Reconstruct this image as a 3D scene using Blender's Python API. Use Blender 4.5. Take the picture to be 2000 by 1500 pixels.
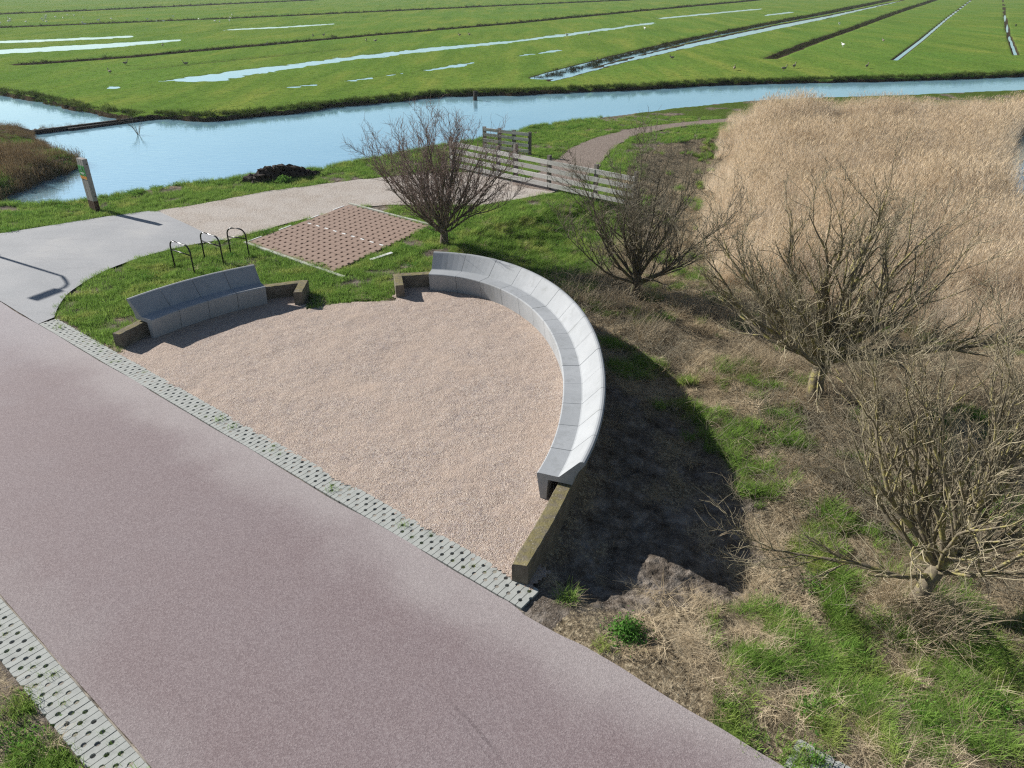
# Bench circle beside a red cycle road, polder canal and meadows behind. All coordinates in metres,
# X right, Y away from the viewpoint, Z up; the plaza is z = 0.
import bpy, bmesh, math, random
import numpy as np
from mathutils import Vector, Matrix

scene = bpy.context.scene
for o in list(bpy.data.objects): bpy.data.objects.remove(o, do_unlink=True)
C = scene.collection

# ------------------------------------------------------------------ camera
cam_d = bpy.data.cameras.new('camera'); cam = bpy.data.objects.new('camera', cam_d); C.objects.link(cam)
cam.location = (0, 0, 7.0); cam.rotation_euler = (math.radians(90 - 28.8), 0, 0)
cam_d.sensor_width = 36.0; cam_d.lens = 36.0 * 1438 / 2000
cam_d.clip_start = 0.1; cam_d.clip_end = 8000
scene.camera = cam
scene.render.resolution_x = 1024; scene.render.resolution_y = 768

# ------------------------------------------------------------------ sky, sun, exposure
SUN_EL = math.radians(27.5)
SUN_H = Vector((-0.86, 0.51, 0)).normalized()          # horizontal direction towards the sun
world = bpy.data.worlds.new('World'); scene.world = world; world.use_nodes = True
wn = world.node_tree.nodes; wl = world.node_tree.links
sky = wn.new('ShaderNodeTexSky'); sky.sky_type = 'NISHITA'; sky.sun_disc = False
sky.sun_elevation = SUN_EL; sky.sun_rotation = math.atan2(SUN_H.x, SUN_H.y)
sky.air_density = 1.0; sky.dust_density = 0.4; sky.ozone_density = 1.0
bg = wn['Background']; bg.inputs['Strength'].default_value = 0.05
wl.new(sky.outputs[0], bg.inputs['Color'])
sun_d = bpy.data.lights.new('sun', 'SUN'); sun_d.energy = 5.0; sun_d.angle = math.radians(0.53); sun_d.color = (1.0, 0.965, 0.91)
sun = bpy.data.objects.new('sun', sun_d); C.objects.link(sun)
sd = SUN_H * math.cos(SUN_EL) + Vector((0, 0, math.sin(SUN_EL)))
sun.rotation_euler = (-sd).to_track_quat('-Z', 'Y').to_euler(); sun.location = (-20, 12, 12)
vs = scene.view_settings
vs.view_transform = 'Standard'; vs.look = 'None'; vs.exposure = 0.55; vs.gamma = 1.0; vs.use_curve_mapping = False
scene.render.engine = 'CYCLES'
scene.cycles.max_bounces = 4; scene.cycles.diffuse_bounces = 2; scene.cycles.glossy_bounces = 2; scene.cycles.transmission_bounces = 2; scene.cycles.transparent_max_bounces = 4
scene.cycles.use_denoising = False; scene.cycles.pixel_filter_type = 'BLACKMAN_HARRIS'; scene.cycles.filter_width = 1.25
scene.cycles.caustics_reflective = False; scene.cycles.caustics_refractive = False

# ------------------------------------------------------------------ surveyed outlines, metres
S = {'canal': [(54.48, 73.55), (45.63, 70.7), (37.61, 68.41), (30.35, 66.96), (23.5, 65.91), (16.76, 64.56), (10.04, 61.71), (3.91, 59.93), (0.0, 58.52), (-2.29, 58.52),
           (-5.28, 57.7), (-7.35, 56.13), (-9.96, 54.16), (-12.4, 52.31), (-14.52, 49.95), (-17.17, 47.97), (-18.73, 47.04), (-21.06, 47.78), (-22.25, 47.97),
           (-23.04, 47.04), (-26.87, 42.82), (-24.96, 40.33), (-22.86, 37.96), (-21.01, 36.29), (-19.9, 34.32), (-20.19, 32.63), (-20.31, 31.26), (-20.19, 30.15),
           (-20.1, 28.8), (-21.71, 26.79), (-20.81, 25.5), (-18.88, 26.79), (-16.12, 26.93), (-15.79, 27.41), (-15.13, 28.05), (-14.14, 28.95), (-12.91, 29.98),
           (-11.8, 30.4), (-10.8, 31.26), (-9.62, 31.7), (-8.46, 32.35), (-7.39, 33.71), (-6.61, 34.53), (-4.92, 36.17), (-2.59, 38.34), (-1.08, 40.19), (1.0, 42.66),
           (2.94, 44.09), (6.2, 46.67), (9.75, 49.14), (15.56, 52.54), (21.33, 54.16), (27.23, 55.38), (38.05, 58.25), (44.93, 59.93)],
 'left_pond': [(-50.77, 65.23), (-41.79, 60.51), (-38.21, 58.52), (-34.55, 56.13), (-29.96, 52.31), (-26.0, 49.14), (-23.33, 47.41), (-24.53, 46.13), (-25.86, 44.59),
               (-27.11, 43.45), (-29.32, 43.93), (-34.49, 42.97)],
 'reed_pond': [(24.56, 37.71), (28.22, 42.36), (32.92, 44.92), (37.61, 43.29), (20.17, 21.27), (17.06, 21.27), (16.17, 22.21), (17.37, 24.9), (19.81, 29.74)],
 'wide_ditch': [(2.21, 65.81), (2.38, 66.89), (10.74, 84.11), (24.42, 110.44), (46.44, 148.37), (76.07, 197.29), (148.25, 320.32), (213.28, 433.42), (214.87, 433.42),
                (139.04, 298.96), (67.24, 173.92), (40.61, 129.23), (22.67, 99.29), (11.11, 78.81), (4.21, 65.11), (2.48, 63.75)],
 'long_pool': [(-29.23, 65.46), (-27.51, 68.76), (-24.91, 74.57), (-22.22, 78.81), (-16.99, 88.86), (-9.52, 100.07), (0.0, 111.39), (12.67, 134.59), (28.19, 161.14),
               (27.4, 155.41), (11.95, 126.71), (0.0, 106.76), (-8.98, 94.14), (-16.01, 83.55), (-19.61, 76.4), (-21.99, 71.14), (-24.14, 65.46), (-26.71, 64.42)],
 'pool_a': [(-9.27, 71.97), (-6.41, 76.87), (-3.67, 81.91), (-3.48, 79.82), (-6.23, 74.57), (-8.75, 70.73)],
 'pool_b': [(-13.62, 65.81), (-11.6, 69.15), (-9.68, 71.55), (-9.52, 70.33), (-11.36, 67.62), (-13.25, 64.77)],
 'pool_c': [(-69.77, 110.44), (-59.78, 118.57), (-56.81, 121.93), (-54.66, 117.49), (-59.8, 111.39), (-66.99, 105.88), (-72.71, 102.48), (-75.63, 106.76)],
 'pool_d': [(-65.62, 92.09), (-61.14, 96.29), (-55.61, 103.31), (-46.18, 114.36), (-44.51, 110.44), (-49.12, 99.29), (-52.43, 94.85), (-57.39, 90.12), (-62.16, 87.02)],
 'pool_e': [(-48.65, 135.99), (-40.89, 145.07), (-33.43, 157.28), (-32.47, 153.59), (-39.61, 140.39), (-47.51, 133.21)],
 'pool_f': [(-31.91, 61.81), (-30.65, 62.13), (-29.6, 60.88), (-30.77, 60.28)],
 'pool_g': [(31.73, 178.63), (52.12, 209.76), (72.88, 240.01), (70.68, 231.67), (49.8, 200.27), (30.62, 171.65)],
 'pool_h': [(0.28, 88.23), (3.57, 93.45), (5.85, 97.02), (5.79, 94.85), (3.47, 90.77), (0.44, 86.42)],
 'pool_i': [(59.26, 194.39), (73.95, 216.6), (70.7, 206.5), (56.92, 186.18)],
 'pool_j': [(-17.58, 61.5), (-15.55, 63.09), (-15.28, 62.13), (-17.25, 60.58)],
 'track_ditch': [(39.84, 83.33), (56.99, 112.82), (93.77, 176.96), (197.16, 355.42), (421.15, 743.07)],
 'edge_ditch': [(55.94, 89.22), (74.1, 121.28), (115.15, 192.36), (199.93, 337.69), (393.72, 670.34)],
 'dry_ditches': [[(-95.93, 132.85), (-89.66, 143.09), (-57.02, 183.1), (0.0, 268.25), (53.02, 343.99), (137.29, 446.53)],
                 [(-48.42, 79.6), (-41.78, 87.38), (-34.8, 99.8), (-22.76, 120.46), (0.0, 156.85), (34.07, 219.59), (79.18, 298.14), (137.51, 406.24)],
                 [(-34.6, 74.81), (-28.22, 85.02), (-19.8, 97.5)], [(27.59, 85.6), (39.06, 106.47), (54.22, 132.85), (90.55, 196.75), (161.65, 319.45), (219.05, 418.84)],
                 [(-129.39, 180.59), (-124.17, 199.72), (-114.98, 223.28), (-92.07, 298.14), (-68.85, 372.56)],
                 [(2.64, 68.19), (11.0, 86.18), (25.19, 114.05), (48.46, 154.99), (80.56, 209.19), (163.19, 353.02)]],
 'asphalt': [(-17.73, 18.54), (-19.21, 20.4), (-17.21, 21.83), (-16.09, 22.55), (-14.96, 23.43), (-13.76, 24.37), (-12.53, 25.12), (-12.15, 25.05), (-11.01, 23.95),
             (-9.81, 22.76), (-8.83, 21.93), (-9.33, 21.68), (-10.15, 21.0), (-10.88, 19.96), (-11.24, 18.93), (-11.3, 18.24), (-11.29, 17.45), (-11.07, 16.62),
             (-10.81, 16.0), (-10.97, 15.61), (-12.73, 17.04), (-16.99, 20.4)],
 'gravel_path': [(-12.25, 25.12), (-11.24, 25.91), (-10.44, 26.74), (-9.27, 27.85), (-7.92, 28.63), (-6.32, 29.63), (-4.97, 30.15), (-3.17, 30.87), (-1.48, 30.96),
                 (-0.62, 30.06), (0.0, 29.54), (0.82, 29.72), (2.18, 28.71), (1.43, 27.55), (0.0, 26.53), (-1.09, 25.91), (-2.36, 25.91), (-3.63, 25.91), (-5.42, 25.77),
                 (-7.1, 23.89), (-8.4, 22.44), (-8.81, 21.88), (-9.79, 22.71), (-10.99, 23.89)],
 'track': [(0.1, 28.71), (0.0, 29.54), (0.83, 30.15), (2.05, 33.55), (2.64, 35.57), (3.82, 37.96), (6.3, 41.11), (9.43, 43.04), (13.04, 44.78), (18.26, 46.08),
           (17.91, 45.15), (12.66, 43.38), (9.17, 41.74), (6.32, 39.34), (4.71, 35.81), (3.56, 31.53), (2.59, 28.88), (1.45, 27.77)],
 'plaza': [(-8.36, 14.19), (-7.0, 13.05), (-5.02, 11.42), (-3.82, 10.39), (-2.38, 9.19), (-1.1, 8.17), (0.03, 7.26), (0.28, 7.64), (0.78, 8.87), (1.07, 9.66),
           (1.28, 11.21), (1.43, 12.95), (1.27, 15.13), (0.75, 16.62), (0.0, 17.62), (-1.36, 18.42), (-2.2, 18.42), (-2.73, 18.54), (-2.93, 17.98), (-2.9, 17.01),
           (-3.81, 17.01), (-4.53, 16.81), (-4.97, 16.55), (-5.32, 17.45), (-6.23, 17.45), (-7.09, 16.94), (-7.88, 16.06), (-8.33, 15.13), (-8.54, 14.55)],
 'bench_right': [(-2.121, 17.697), (-1.781, 17.655), (-1.458, 17.562), (-1.156, 17.425), (-0.875, 17.25), (-0.615, 17.043), (-0.377, 16.809), (-0.161, 16.553),
                 (0.033, 16.278), (0.206, 15.989), (0.358, 15.688), (0.49, 15.378), (0.604, 15.061), (0.7, 14.738), (0.779, 14.411), (0.842, 14.081), (0.891, 13.749),
                 (0.926, 13.416), (0.95, 13.082), (0.961, 12.748), (0.962, 12.413), (0.953, 12.079), (0.933, 11.744), (0.904, 11.41), (0.865, 11.077), (0.816, 10.746),
                 (0.756, 10.416), (0.683, 10.088), (0.596, 9.764), (0.493, 9.446), (0.372, 9.133)],
 'bench_left': [(-7.906, 14.804), (-7.723, 15.107), (-7.523, 15.395), (-7.308, 15.669), (-7.077, 15.928), (-6.829, 16.173), (-6.566, 16.404), (-6.286, 16.62),
                (-5.991, 16.822)],
 'wall_right_turn': [(-3.09, 18.04), (-2.94, 17.23), (-2.68, 17.23), (-2.16, 17.96)],
 'wall_left_turn': [(-5.28, 17.61), (-5.12, 16.83), (-5.35, 16.77), (-6.21, 17.29)],
 'wall_left_end': [(-8.59, 14.51), (-8.41, 14.43), (-8.41, 15.03), (-8.17, 14.93)],
 'wall_right_end': [(0.08, 7.55), (0.26, 7.48), (0.71, 9.05), (0.91, 9.01)],
 'racks': [[(-9.36, 19.49), (-8.62, 18.97)], [(-8.82, 20.27), (-8.1, 19.75)], [(-8.19, 20.63), (-7.61, 20.47)]],
 'sign': [(-14.58, 25.18), (-14.3, 25.05), (-14.17, 25.12)],
 'fence': [(-2.6, 31.72), (-0.65, 29.72), (1.91, 27.47), (4.19, 25.38)],
 'fence_back': [(-1.32, 35.57), (-0.64, 34.99), (0.02, 34.76), (0.72, 34.2)],
 'trees': [(-2.05, 21.64), (3.31, 18.51), (6.19, 13.1), (5.37, 7.24)],
 'mud_heap': [(-10.62, 29.29), (-9.39, 29.97), (-8.03, 30.58)],
 'dam': [(-27.23, 42.36), (-26.84, 42.97), (-23.04, 47.04), (-22.33, 48.17)],
 'dam_mound': [(-26.69, 44.75), (-26.16, 45.43), (-25.52, 45.96), (-24.93, 46.31), (-24.19, 47.04)],
 'canal_post': [(-2.65, 56.13)],
 'reeds': [(13.75, 43.88), (17.92, 44.89), (24.58, 46.3), (31.75, 47.98), (39.12, 49.37), (31.42, 37.12), (15.72, 16.51), (12.22, 15.92), (10.69, 16.51), (9.07, 17.14),
           (7.6, 18.15), (6.41, 19.26), (6.11, 20.93), (6.5, 23.94), (7.48, 27.76), (9.11, 32.78), (10.3, 37.12), (12.45, 42.3)],
 'mat': [(1.96, 20.65), (3.24, 22.55), (4.96, 23.07), (7.06, 26.02), (6.03, 20.65), (6.33, 19.01), (8.95, 16.91), (12.05, 15.71), (12.54, 14.64), (11.05, 12.42),
         (7.38, 13.24), (5.91, 13.24), (4.33, 13.69), (3.24, 14.9), (2.23, 16.29), (1.61, 17.91)],
 'geese': [(20.5, 73.48), (24.9, 73.05), (26.58, 75.27), (9.1, 82.77), (16.77, 83.88), (49.62, 108.27), (33.44, 75.27), (-35.63, 70.54), (-37.8, 78.11), (-31.84, 78.11),
           (-43.48, 100.59), (-31.32, 103.03), (-29.46, 102.2), (-28.92, 118.25), (-27.67, 119.35), (-19.67, 109.2), (-18.27, 108.27), (-6.3, 120.46), (-7.67, 119.35),
           (11.38, 120.46)]}

HAZE = 0.00025        # extinction per metre of the air
WZ = -0.62          # water level
FZ = -0.35          # meadow level beyond the canal
RO = np.array((-11.02, 15.64)); E1 = np.array((0.783, -0.622)); E2 = np.array((-0.622, -0.783))  # road edge, along, across
ROAD_W = 4.0
def road_pt(s, t): return RO + E1 * s + E2 * t
rng = np.random.default_rng(7); random.seed(7)

# ------------------------------------------------------------------ helpers
def link(o, parent=None):
    C.objects.link(o)
    if parent is not None: o.parent = parent
    return o
def tag(o, label=None, cat=None, group=None, kind=None):
    if label: o['label'] = label
    if cat: o['category'] = cat
    if group: o['group'] = group
    if kind: o['kind'] = kind
    return o
def empty(name, loc=(0, 0, 0), rz=0.0):
    o = bpy.data.objects.new(name, None); o.location = loc; o.rotation_euler = (0, 0, rz); o.empty_display_size = 0.2
    return link(o)
def mesh_from(name, V, F, smooth=False):
    me = bpy.data.meshes.new(name)
    V = np.asarray(V, np.float32)
    if isinstance(F, np.ndarray):
        n, k = F.shape
        me.vertices.add(len(V)); me.vertices.foreach_set('co', V.ravel())
        me.loops.add(n * k); me.loops.foreach_set('vertex_index', F.astype(np.int32).ravel())
        me.polygons.add(n); me.polygons.foreach_set('loop_start', np.arange(0, n * k, k, dtype=np.int32))
        me.update(calc_edges=True)
    else:
        me.from_pydata([tuple(map(float, v)) for v in V], [], F); me.update()
    if smooth: me.polygons.foreach_set('use_smooth', np.ones(len(me.polygons), bool))
    return me
def obj(name, me, mat, parent=None):
    if mat is not None and not me.materials: me.materials.append(mat)
    return link(bpy.data.objects.new(name, me), parent)
def fattr(me, name, a):
    at = me.attributes.new(name, 'FLOAT', 'POINT'); at.data.foreach_set('value', np.asarray(a, np.float32))
class MB:
    """collects simple solids into one mesh"""
    def __init__(s): s.v = []; s.f = []
    def add(s, V, F):
        n = len(s.v); s.v += [tuple(v) for v in V]; s.f += [tuple(i + n for i in f) for f in F]
    def box(s, c, d, rz=0.0, jit=0.0):
        cx, cy, cz = c; hx, hy, hz = d[0] / 2, d[1] / 2, d[2] / 2; ca, sa = math.cos(rz), math.sin(rz); V = []
        for z in (-hz, hz):
            for x, y in ((-hx, -hy), (hx, -hy), (hx, hy), (-hx, hy)):
                j = [random.uniform(-jit, jit) for _ in range(3)]
                V.append((cx + x * ca - y * sa + j[0], cy + x * sa + y * ca + j[1], cz + z + j[2]))
        s.add(V, [(3, 2, 1, 0), (4, 5, 6, 7), (0, 1, 5, 4), (1, 2, 6, 5), (2, 3, 7, 6), (3, 0, 4, 7)])
    def prism(s, poly, z0, z1):
        n = len(poly); V = [(x, y, z0) for x, y in poly] + [(x, y, z1) for x, y in poly]
        s.add(V, [tuple(range(n - 1, -1, -1)), tuple(range(n, 2 * n))] + [(i, (i + 1) % n, n + (i + 1) % n, n + i) for i in range(n)])
    def tube(s, pts, r, k=8, cap=True):
        P = np.array(pts, float)[None]; R = np.full((1, len(pts)), r) if np.isscalar(r) else np.array(r, float)[None]
        V, F = tubes(P, R, k); F = [tuple(map(int, f)) for f in F]
        if cap: F += [tuple(range(k - 1, -1, -1)), tuple(range(len(V) - k, len(V)))]
        s.add(V.tolist(), F)
    def mesh(s, name, smooth=False): return mesh_from(name, s.v, s.f, smooth)
    def obj(s, name, mat, parent=None, smooth=False): return obj(name, s.mesh(name, smooth), mat, parent)
def norm(a): return a / np.maximum(np.linalg.norm(a, axis=-1, keepdims=True), 1e-9)
def tubes(P, R, k):
    """P (B,n,3) centre lines, R (B,n) radii -> quads"""
    B, n, _ = P.shape
    T = np.empty_like(P); T[:, 1:-1] = P[:, 2:] - P[:, :-2]; T[:, 0] = P[:, 1] - P[:, 0]; T[:, -1] = P[:, -1] - P[:, -2]; T = norm(T)
    ref = np.where(np.abs(T[:, :1, 2:3]) > 0.8, np.array((1., 0, 0)), np.array((0, 0, 1.)))
    N = norm(np.cross(T, np.broadcast_to(ref, T.shape))); Bn = np.cross(T, N)
    a = np.arange(k) * 2 * np.pi / k
    V = P[:, :, None] + R[:, :, None, None] * (np.cos(a)[:, None] * N[:, :, None] + np.sin(a)[:, None] * Bn[:, :, None])
    idx = np.arange(B * n * k).reshape(B, n, k); nx = np.roll(idx, -1, 2)
    F = np.stack((idx[:, :-1], nx[:, :-1], nx[:, 1:], idx[:, 1:]), -1).reshape(-1, 4)
    return V.reshape(-1, 3), F
def merge(L):
    V = []; F = []; n = 0
    for v, f in L: V.append(v); F.append(f + n); n += len(v)
    return np.concatenate(V), np.concatenate(F)

# value noise / fbm on arrays
def _hash(i, j, s):
    h = (i * 374761393 + j * 668265263 + s * 2147483647) & 0xffffffff
    h = ((h ^ (h >> 13)) * 1274126177) & 0xffffffff
    return ((h ^ (h >> 16)) & 0xffff) / 65535.0
def vnoise(x, y, s=0):
    xi = np.floor(x).astype(np.int64); yi = np.floor(y).astype(np.int64); fx = x - xi; fy = y - yi
    fx = fx * fx * (3 - 2 * fx); fy = fy * fy * (3 - 2 * fy)
    a = _hash(xi, yi, s); b = _hash(xi + 1, yi, s); c = _hash(xi, yi + 1, s); d = _hash(xi + 1, yi + 1, s)
    return (a * (1 - fx) + b * fx) * (1 - fy) + (c * (1 - fx) + d * fx) * fy
def fbm(x, y, o=3, s=0):
    t = 0; a = 0.5; w = 0
    for k in range(o): t = t + a * vnoise(x * 2 ** k + 17.3 * k, y * 2 ** k - 9.1 * k, s + k); w += a; a *= 0.5
    return t / w
def sstep(a, b, x):
    t = np.clip((x - a) / (b - a), 0, 1); return t * t * (3 - 2 * t)
def seg_dist(x, y, pts, closed):
    P = np.array(pts, np.float64); n = len(P); d2 = np.full(np.shape(x), 1e12)
    for i in range(n if closed else n - 1):
        a = P[i]; b = P[(i + 1) % n]; e = b - a; L = max(e @ e, 1e-12)
        t = np.clip(((x - a[0]) * e[0] + (y - a[1]) * e[1]) / L, 0, 1)
        d2 = np.minimum(d2, (x - a[0] - t * e[0]) ** 2 + (y - a[1] - t * e[1]) ** 2)
    return np.sqrt(d2)
def inside(x, y, pts):
    r = np.zeros(np.shape(x), bool); n = len(pts)
    for i in range(n):
        (x0, y0), (x1, y1) = pts[i], pts[(i + 1) % n]
        if y0 == y1: continue
        r ^= ((y0 > y) != (y1 > y)) & (x < (x1 - x0) * (y - y0) / (y1 - y0) + x0)
    return r
def sdist(x, y, pts, pad=6.0):
    """signed distance, negative inside; exact only near the outline's box"""
    P = np.array(pts); d = np.full(np.shape(x), 99.0)
    m = (x > P[:, 0].min() - pad) & (x < P[:, 0].max() + pad) & (y > P[:, 1].min() - pad) & (y < P[:, 1].max() + pad)
    if m.any():
        xm, ym = x[m], y[m]; dd = seg_dist(xm, ym, pts, True); d[m] = np.where(inside(xm, ym, pts), -dd, dd)
    return d

# ------------------------------------------------------------------ materials
class Nodes:
    def __init__(s, name, rough=0.8, spec=0.3):
        s.m = bpy.data.materials.new(name); s.m.use_nodes = True; s.t = s.m.node_tree; s.n = s.t.nodes; s.l = s.t.links
        s.b = s.n['Principled BSDF']; s.b.inputs['Roughness'].default_value = rough; s.b.inputs['Specular IOR Level'].default_value = spec
        s.out = s.n['Material Output']; s._co = None
    def co(s, which='Object'):
        if s._co is None: s._co = s.n.new('ShaderNodeTexCoord')
        return s._co.outputs[which]
    def pos(s): return s.n.new('ShaderNodeNewGeometry').outputs['Position']
    def set(s, inp, v):
        if hasattr(v, 'default_value') or hasattr(v, 'is_linked'): s.l.new(v, inp)
        else: inp.default_value = v
    def scale(s, vec, sc):
        n = s.n.new('ShaderNodeMapping'); s.l.new(vec, n.inputs[0]); n.inputs['Scale'].default_value = sc; return n.outputs[0]
    def noise(s, sc, det=3, rough=0.6, vec=None, out='Fac'):
        n = s.n.new('ShaderNodeTexNoise'); n.inputs['Scale'].default_value = sc; n.inputs['Detail'].default_value = det; n.inputs['Roughness'].default_value = rough
        s.l.new(vec if vec is not None else s.co(), n.inputs['Vector']); return n.outputs[out]
    def voro(s, sc, out='Distance', vec=None, rnd=1.0):
        n = s.n.new('ShaderNodeTexVoronoi'); n.inputs['Scale'].default_value = sc; n.inputs['Randomness'].default_value = rnd
        s.l.new(vec if vec is not None else s.co(), n.inputs['Vector']); return n.outputs[out]
    def ramp(s, fac, stops):
        n = s.n.new('ShaderNodeValToRGB'); e = n.color_ramp.elements
        while len(e) < len(stops): e.new(0.5)
        for k, (p, c) in enumerate(stops): e[k].position = p; e[k].color = (*c, 1) if len(c) == 3 else c
        s.l.new(fac, n.inputs[0]); return n.outputs[0]
    def rng(s, v, a, b, c=0.0, d=1.0):
        n = s.n.new('ShaderNodeMapRange'); n.interpolation_type = 'SMOOTHSTEP'; s.set(n.inputs[0], v)
        for k, q in enumerate((a, b, c, d)): n.inputs[k + 1].default_value = q
        return n.outputs[0]
    def math(s, op, a, b=0.0):
        n = s.n.new('ShaderNodeMath'); n.operation = op; s.set(n.inputs[0], a); s.set(n.inputs[1], b); return n.outputs[0]
    def mix(s, f, a, b, mode='MIX'):
        n = s.n.new('ShaderNodeMix'); n.data_type = 'RGBA'; n.blend_type = mode
        s.set(n.inputs[0], f)
        for i, v in ((6, a), (7, b)):
            if isinstance(v, tuple): v = (*v, 1) if len(v) == 3 else v
            s.set(n.inputs[i], v)
        return n.outputs[2]
    def attr(s, name):
        n = s.n.new('ShaderNodeAttribute'); n.attribute_name = name; return n.outputs['Fac']
    def sep(s, vec):
        n = s.n.new('ShaderNodeSeparateXYZ'); s.l.new(vec, n.inputs[0]); return n.outputs
    def rand(s):
        return s.n.new('ShaderNodeObjectInfo').outputs['Random']
    def bump(s, h, strength=0.3, dist=0.01, prev=None):
        n = s.n.new('ShaderNodeBump'); n.inputs['Strength'].default_value = strength; n.inputs['Distance'].default_value = dist
        s.l.new(h, n.inputs['Height'])
        if prev is not None: s.l.new(prev, n.inputs['Normal'])
        s.l.new(n.outputs[0], s.b.inputs['Normal']); return n.outputs[0]
    def color(s, c): s.set(s.b.inputs['Base Color'], (*c, 1) if isinstance(c, tuple) and len(c) == 3 else c)
    def leafy(s, col, amount=0.35):
        """thin leaf: diffuse plus light coming through"""
        d = s.n.new('ShaderNodeBsdfDiffuse'); t = s.n.new('ShaderNodeBsdfTranslucent'); x = s.n.new('ShaderNodeMixShader'); x.inputs[0].default_value = amount
        for n in (d, t): s.set(n.inputs['Color'], col)
        s.l.new(d.outputs[0], x.inputs[1]); s.l.new(t.outputs[0], x.inputs[2]); s.l.new(x.outputs[0], s.out.inputs['Surface'])

def mat_road():
    m = Nodes('red_asphalt', 0.8, 0.25); co = m.co(); x, y, z = m.sep(co)
    big = m.noise(0.35, 4, 0.6); mid = m.noise(2.2, 4, 0.65); fine = m.voro(70, 'Color'); g = m.noise(120, 2, 0.7)
    c = m.ramp(big, [(0.25, (0.222, 0.170, 0.172)), (0.52, (0.238, 0.190, 0.194)), (0.75, (0.258, 0.216, 0.222))])
    c = m.mix(m.rng(mid, 0.35, 0.75, 0, 0.2), c, (0.21, 0.155, 0.15))
    # pale dust blown in from the gravel side, and along the far edge
    edge = m.math('ADD', y, m.math('MULTIPLY', m.math('SUBTRACT', m.noise(0.5, 4, 0.6), 0.5), 2.2))
    c = m.mix(m.rng(edge, 1.15, 0.0, 0, 0.75), c, (0.45, 0.415, 0.40))
    edge2 = m.math('ADD', y, m.math('MULTIPLY', m.math('SUBTRACT', m.noise(0.7, 3, 0.6), 0.5), 1.2))
    c = m.mix(m.rng(edge2, 3.3, 3.95, 0, 0.35), c, (0.34, 0.31, 0.30))
    along = m.math('ADD', x, m.math('MULTIPLY', m.math('SUBTRACT', m.noise(0.4, 3, 0.6), 0.5), 5.0))
    c = m.mix(m.rng(along, 3.5, -1.5, 0, 0.75), c, (0.35, 0.335, 0.355))
    # dark wheel rubber, two faint arcs
    for off, w, k in ((0.0, 0.035, 0.35), (0.09, 0.02, 0.22), (0.55, 0.02, 0.15)):
        arc = m.math('SUBTRACT', m.math('SUBTRACT', y, 1.55 + off), m.math('MULTIPLY', m.math('POWER', m.math('SUBTRACT', x, 14.1), 2.0), 0.13))
        band = m.rng(m.math('ABSOLUTE', arc), w, w * 0.3, 0, k)
        band = m.math('MULTIPLY', band, m.math('MULTIPLY', m.rng(x, 13.9, 14.6), m.rng(m.noise(1.7, 3), 0.35, 0.6)))
        c = m.mix(band, c, (0.06, 0.045, 0.05))
    c = m.mix(0.34, c, m.ramp(m.sep(fine)[0], [(0, (0.10, 0.07, 0.07)), (0.5, (0.25, 0.19, 0.19)), (1, (0.44, 0.38, 0.37))]))
    spk = m.rng(m.voro(9, 'Distance'), 0.055, 0.04, 0, 0.7); c = m.mix(m.math('MULTIPLY', spk, m.rng(m.noise(3.1, 1), 0.62, 0.66)), c, (0.7, 0.66, 0.6))
    m.color(c); m.bump(m.math('ADD', m.voro(70), m.math('MULTIPLY', g, 0.6)), 0.35, 0.006)
    return m.m
def mat_asphalt():
    m = Nodes('grey_asphalt', 0.82, 0.25)
    c = m.ramp(m.noise(0.45, 4, 0.6), [(0.3, (0.30, 0.31, 0.325)), (0.55, (0.365, 0.37, 0.38)), (0.75, (0.44, 0.435, 0.425))])
    st = m.noise(1.0, 4, 0.7, m.scale(m.co(), (0.5, 2.2, 1))); c = m.mix(m.rng(st, 0.5, 0.72, 0, 0.4), c, (0.25, 0.25, 0.26))
    c = m.mix(0.2, c, m.ramp(m.sep(m.voro(75, 'Color'))[0], [(0, (0.12, 0.12, 0.12)), (1, (0.56, 0.55, 0.53))]))
    m.color(c); m.bump(m.voro(75), 0.3, 0.006); return m.m
def mat_gravel(name, stops, patch, sc=62.0, dust=None):
    m = Nodes(name, 0.9, 0.2)
    wob = m.n.new('ShaderNodeVectorMath'); wob.operation = 'ADD'; m.l.new(m.co(), wob.inputs[0])
    sw = m.n.new('ShaderNodeVectorMath'); sw.operation = 'SCALE'; sw.inputs[3].default_value = 0.012; m.l.new(m.noise(90, 1, 0.5, out='Color'), sw.inputs[0]); m.l.new(sw.outputs[0], wob.inputs[1])
    v = wob.outputs[0]
    c = m.ramp(m.sep(m.voro(sc, 'Color', v))[0], stops)
    c2 = m.ramp(m.sep(m.voro(sc * 0.55, 'Color', v))[1], stops); c = m.mix(0.4, c, c2)
    big = m.noise(0.7, 5, 0.65); c = m.mix(m.rng(big, 0.42, 0.7, 0, 0.5), c, patch[0]); c = m.mix(m.rng(m.noise(2.6, 4, 0.7), 0.52, 0.75, 0, 0.45), c, patch[1])
    d = m.voro(sc, 'Distance', v); c = m.mix(m.rng(d, 0.45, 0.9, 0, 0.5), c, (0.16, 0.11, 0.09))
    if dust: c = m.mix(m.rng(m.noise(0.9, 4, 0.6), 0.35, 0.65, 0, dust[1]), c, dust[0])
    m.color(c)
    h = m.math('SUBTRACT', m.math('MULTIPLY', m.noise(11, 3, 0.6), 1.6), d); m.bump(h, 0.85, 0.012); return m.m
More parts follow.
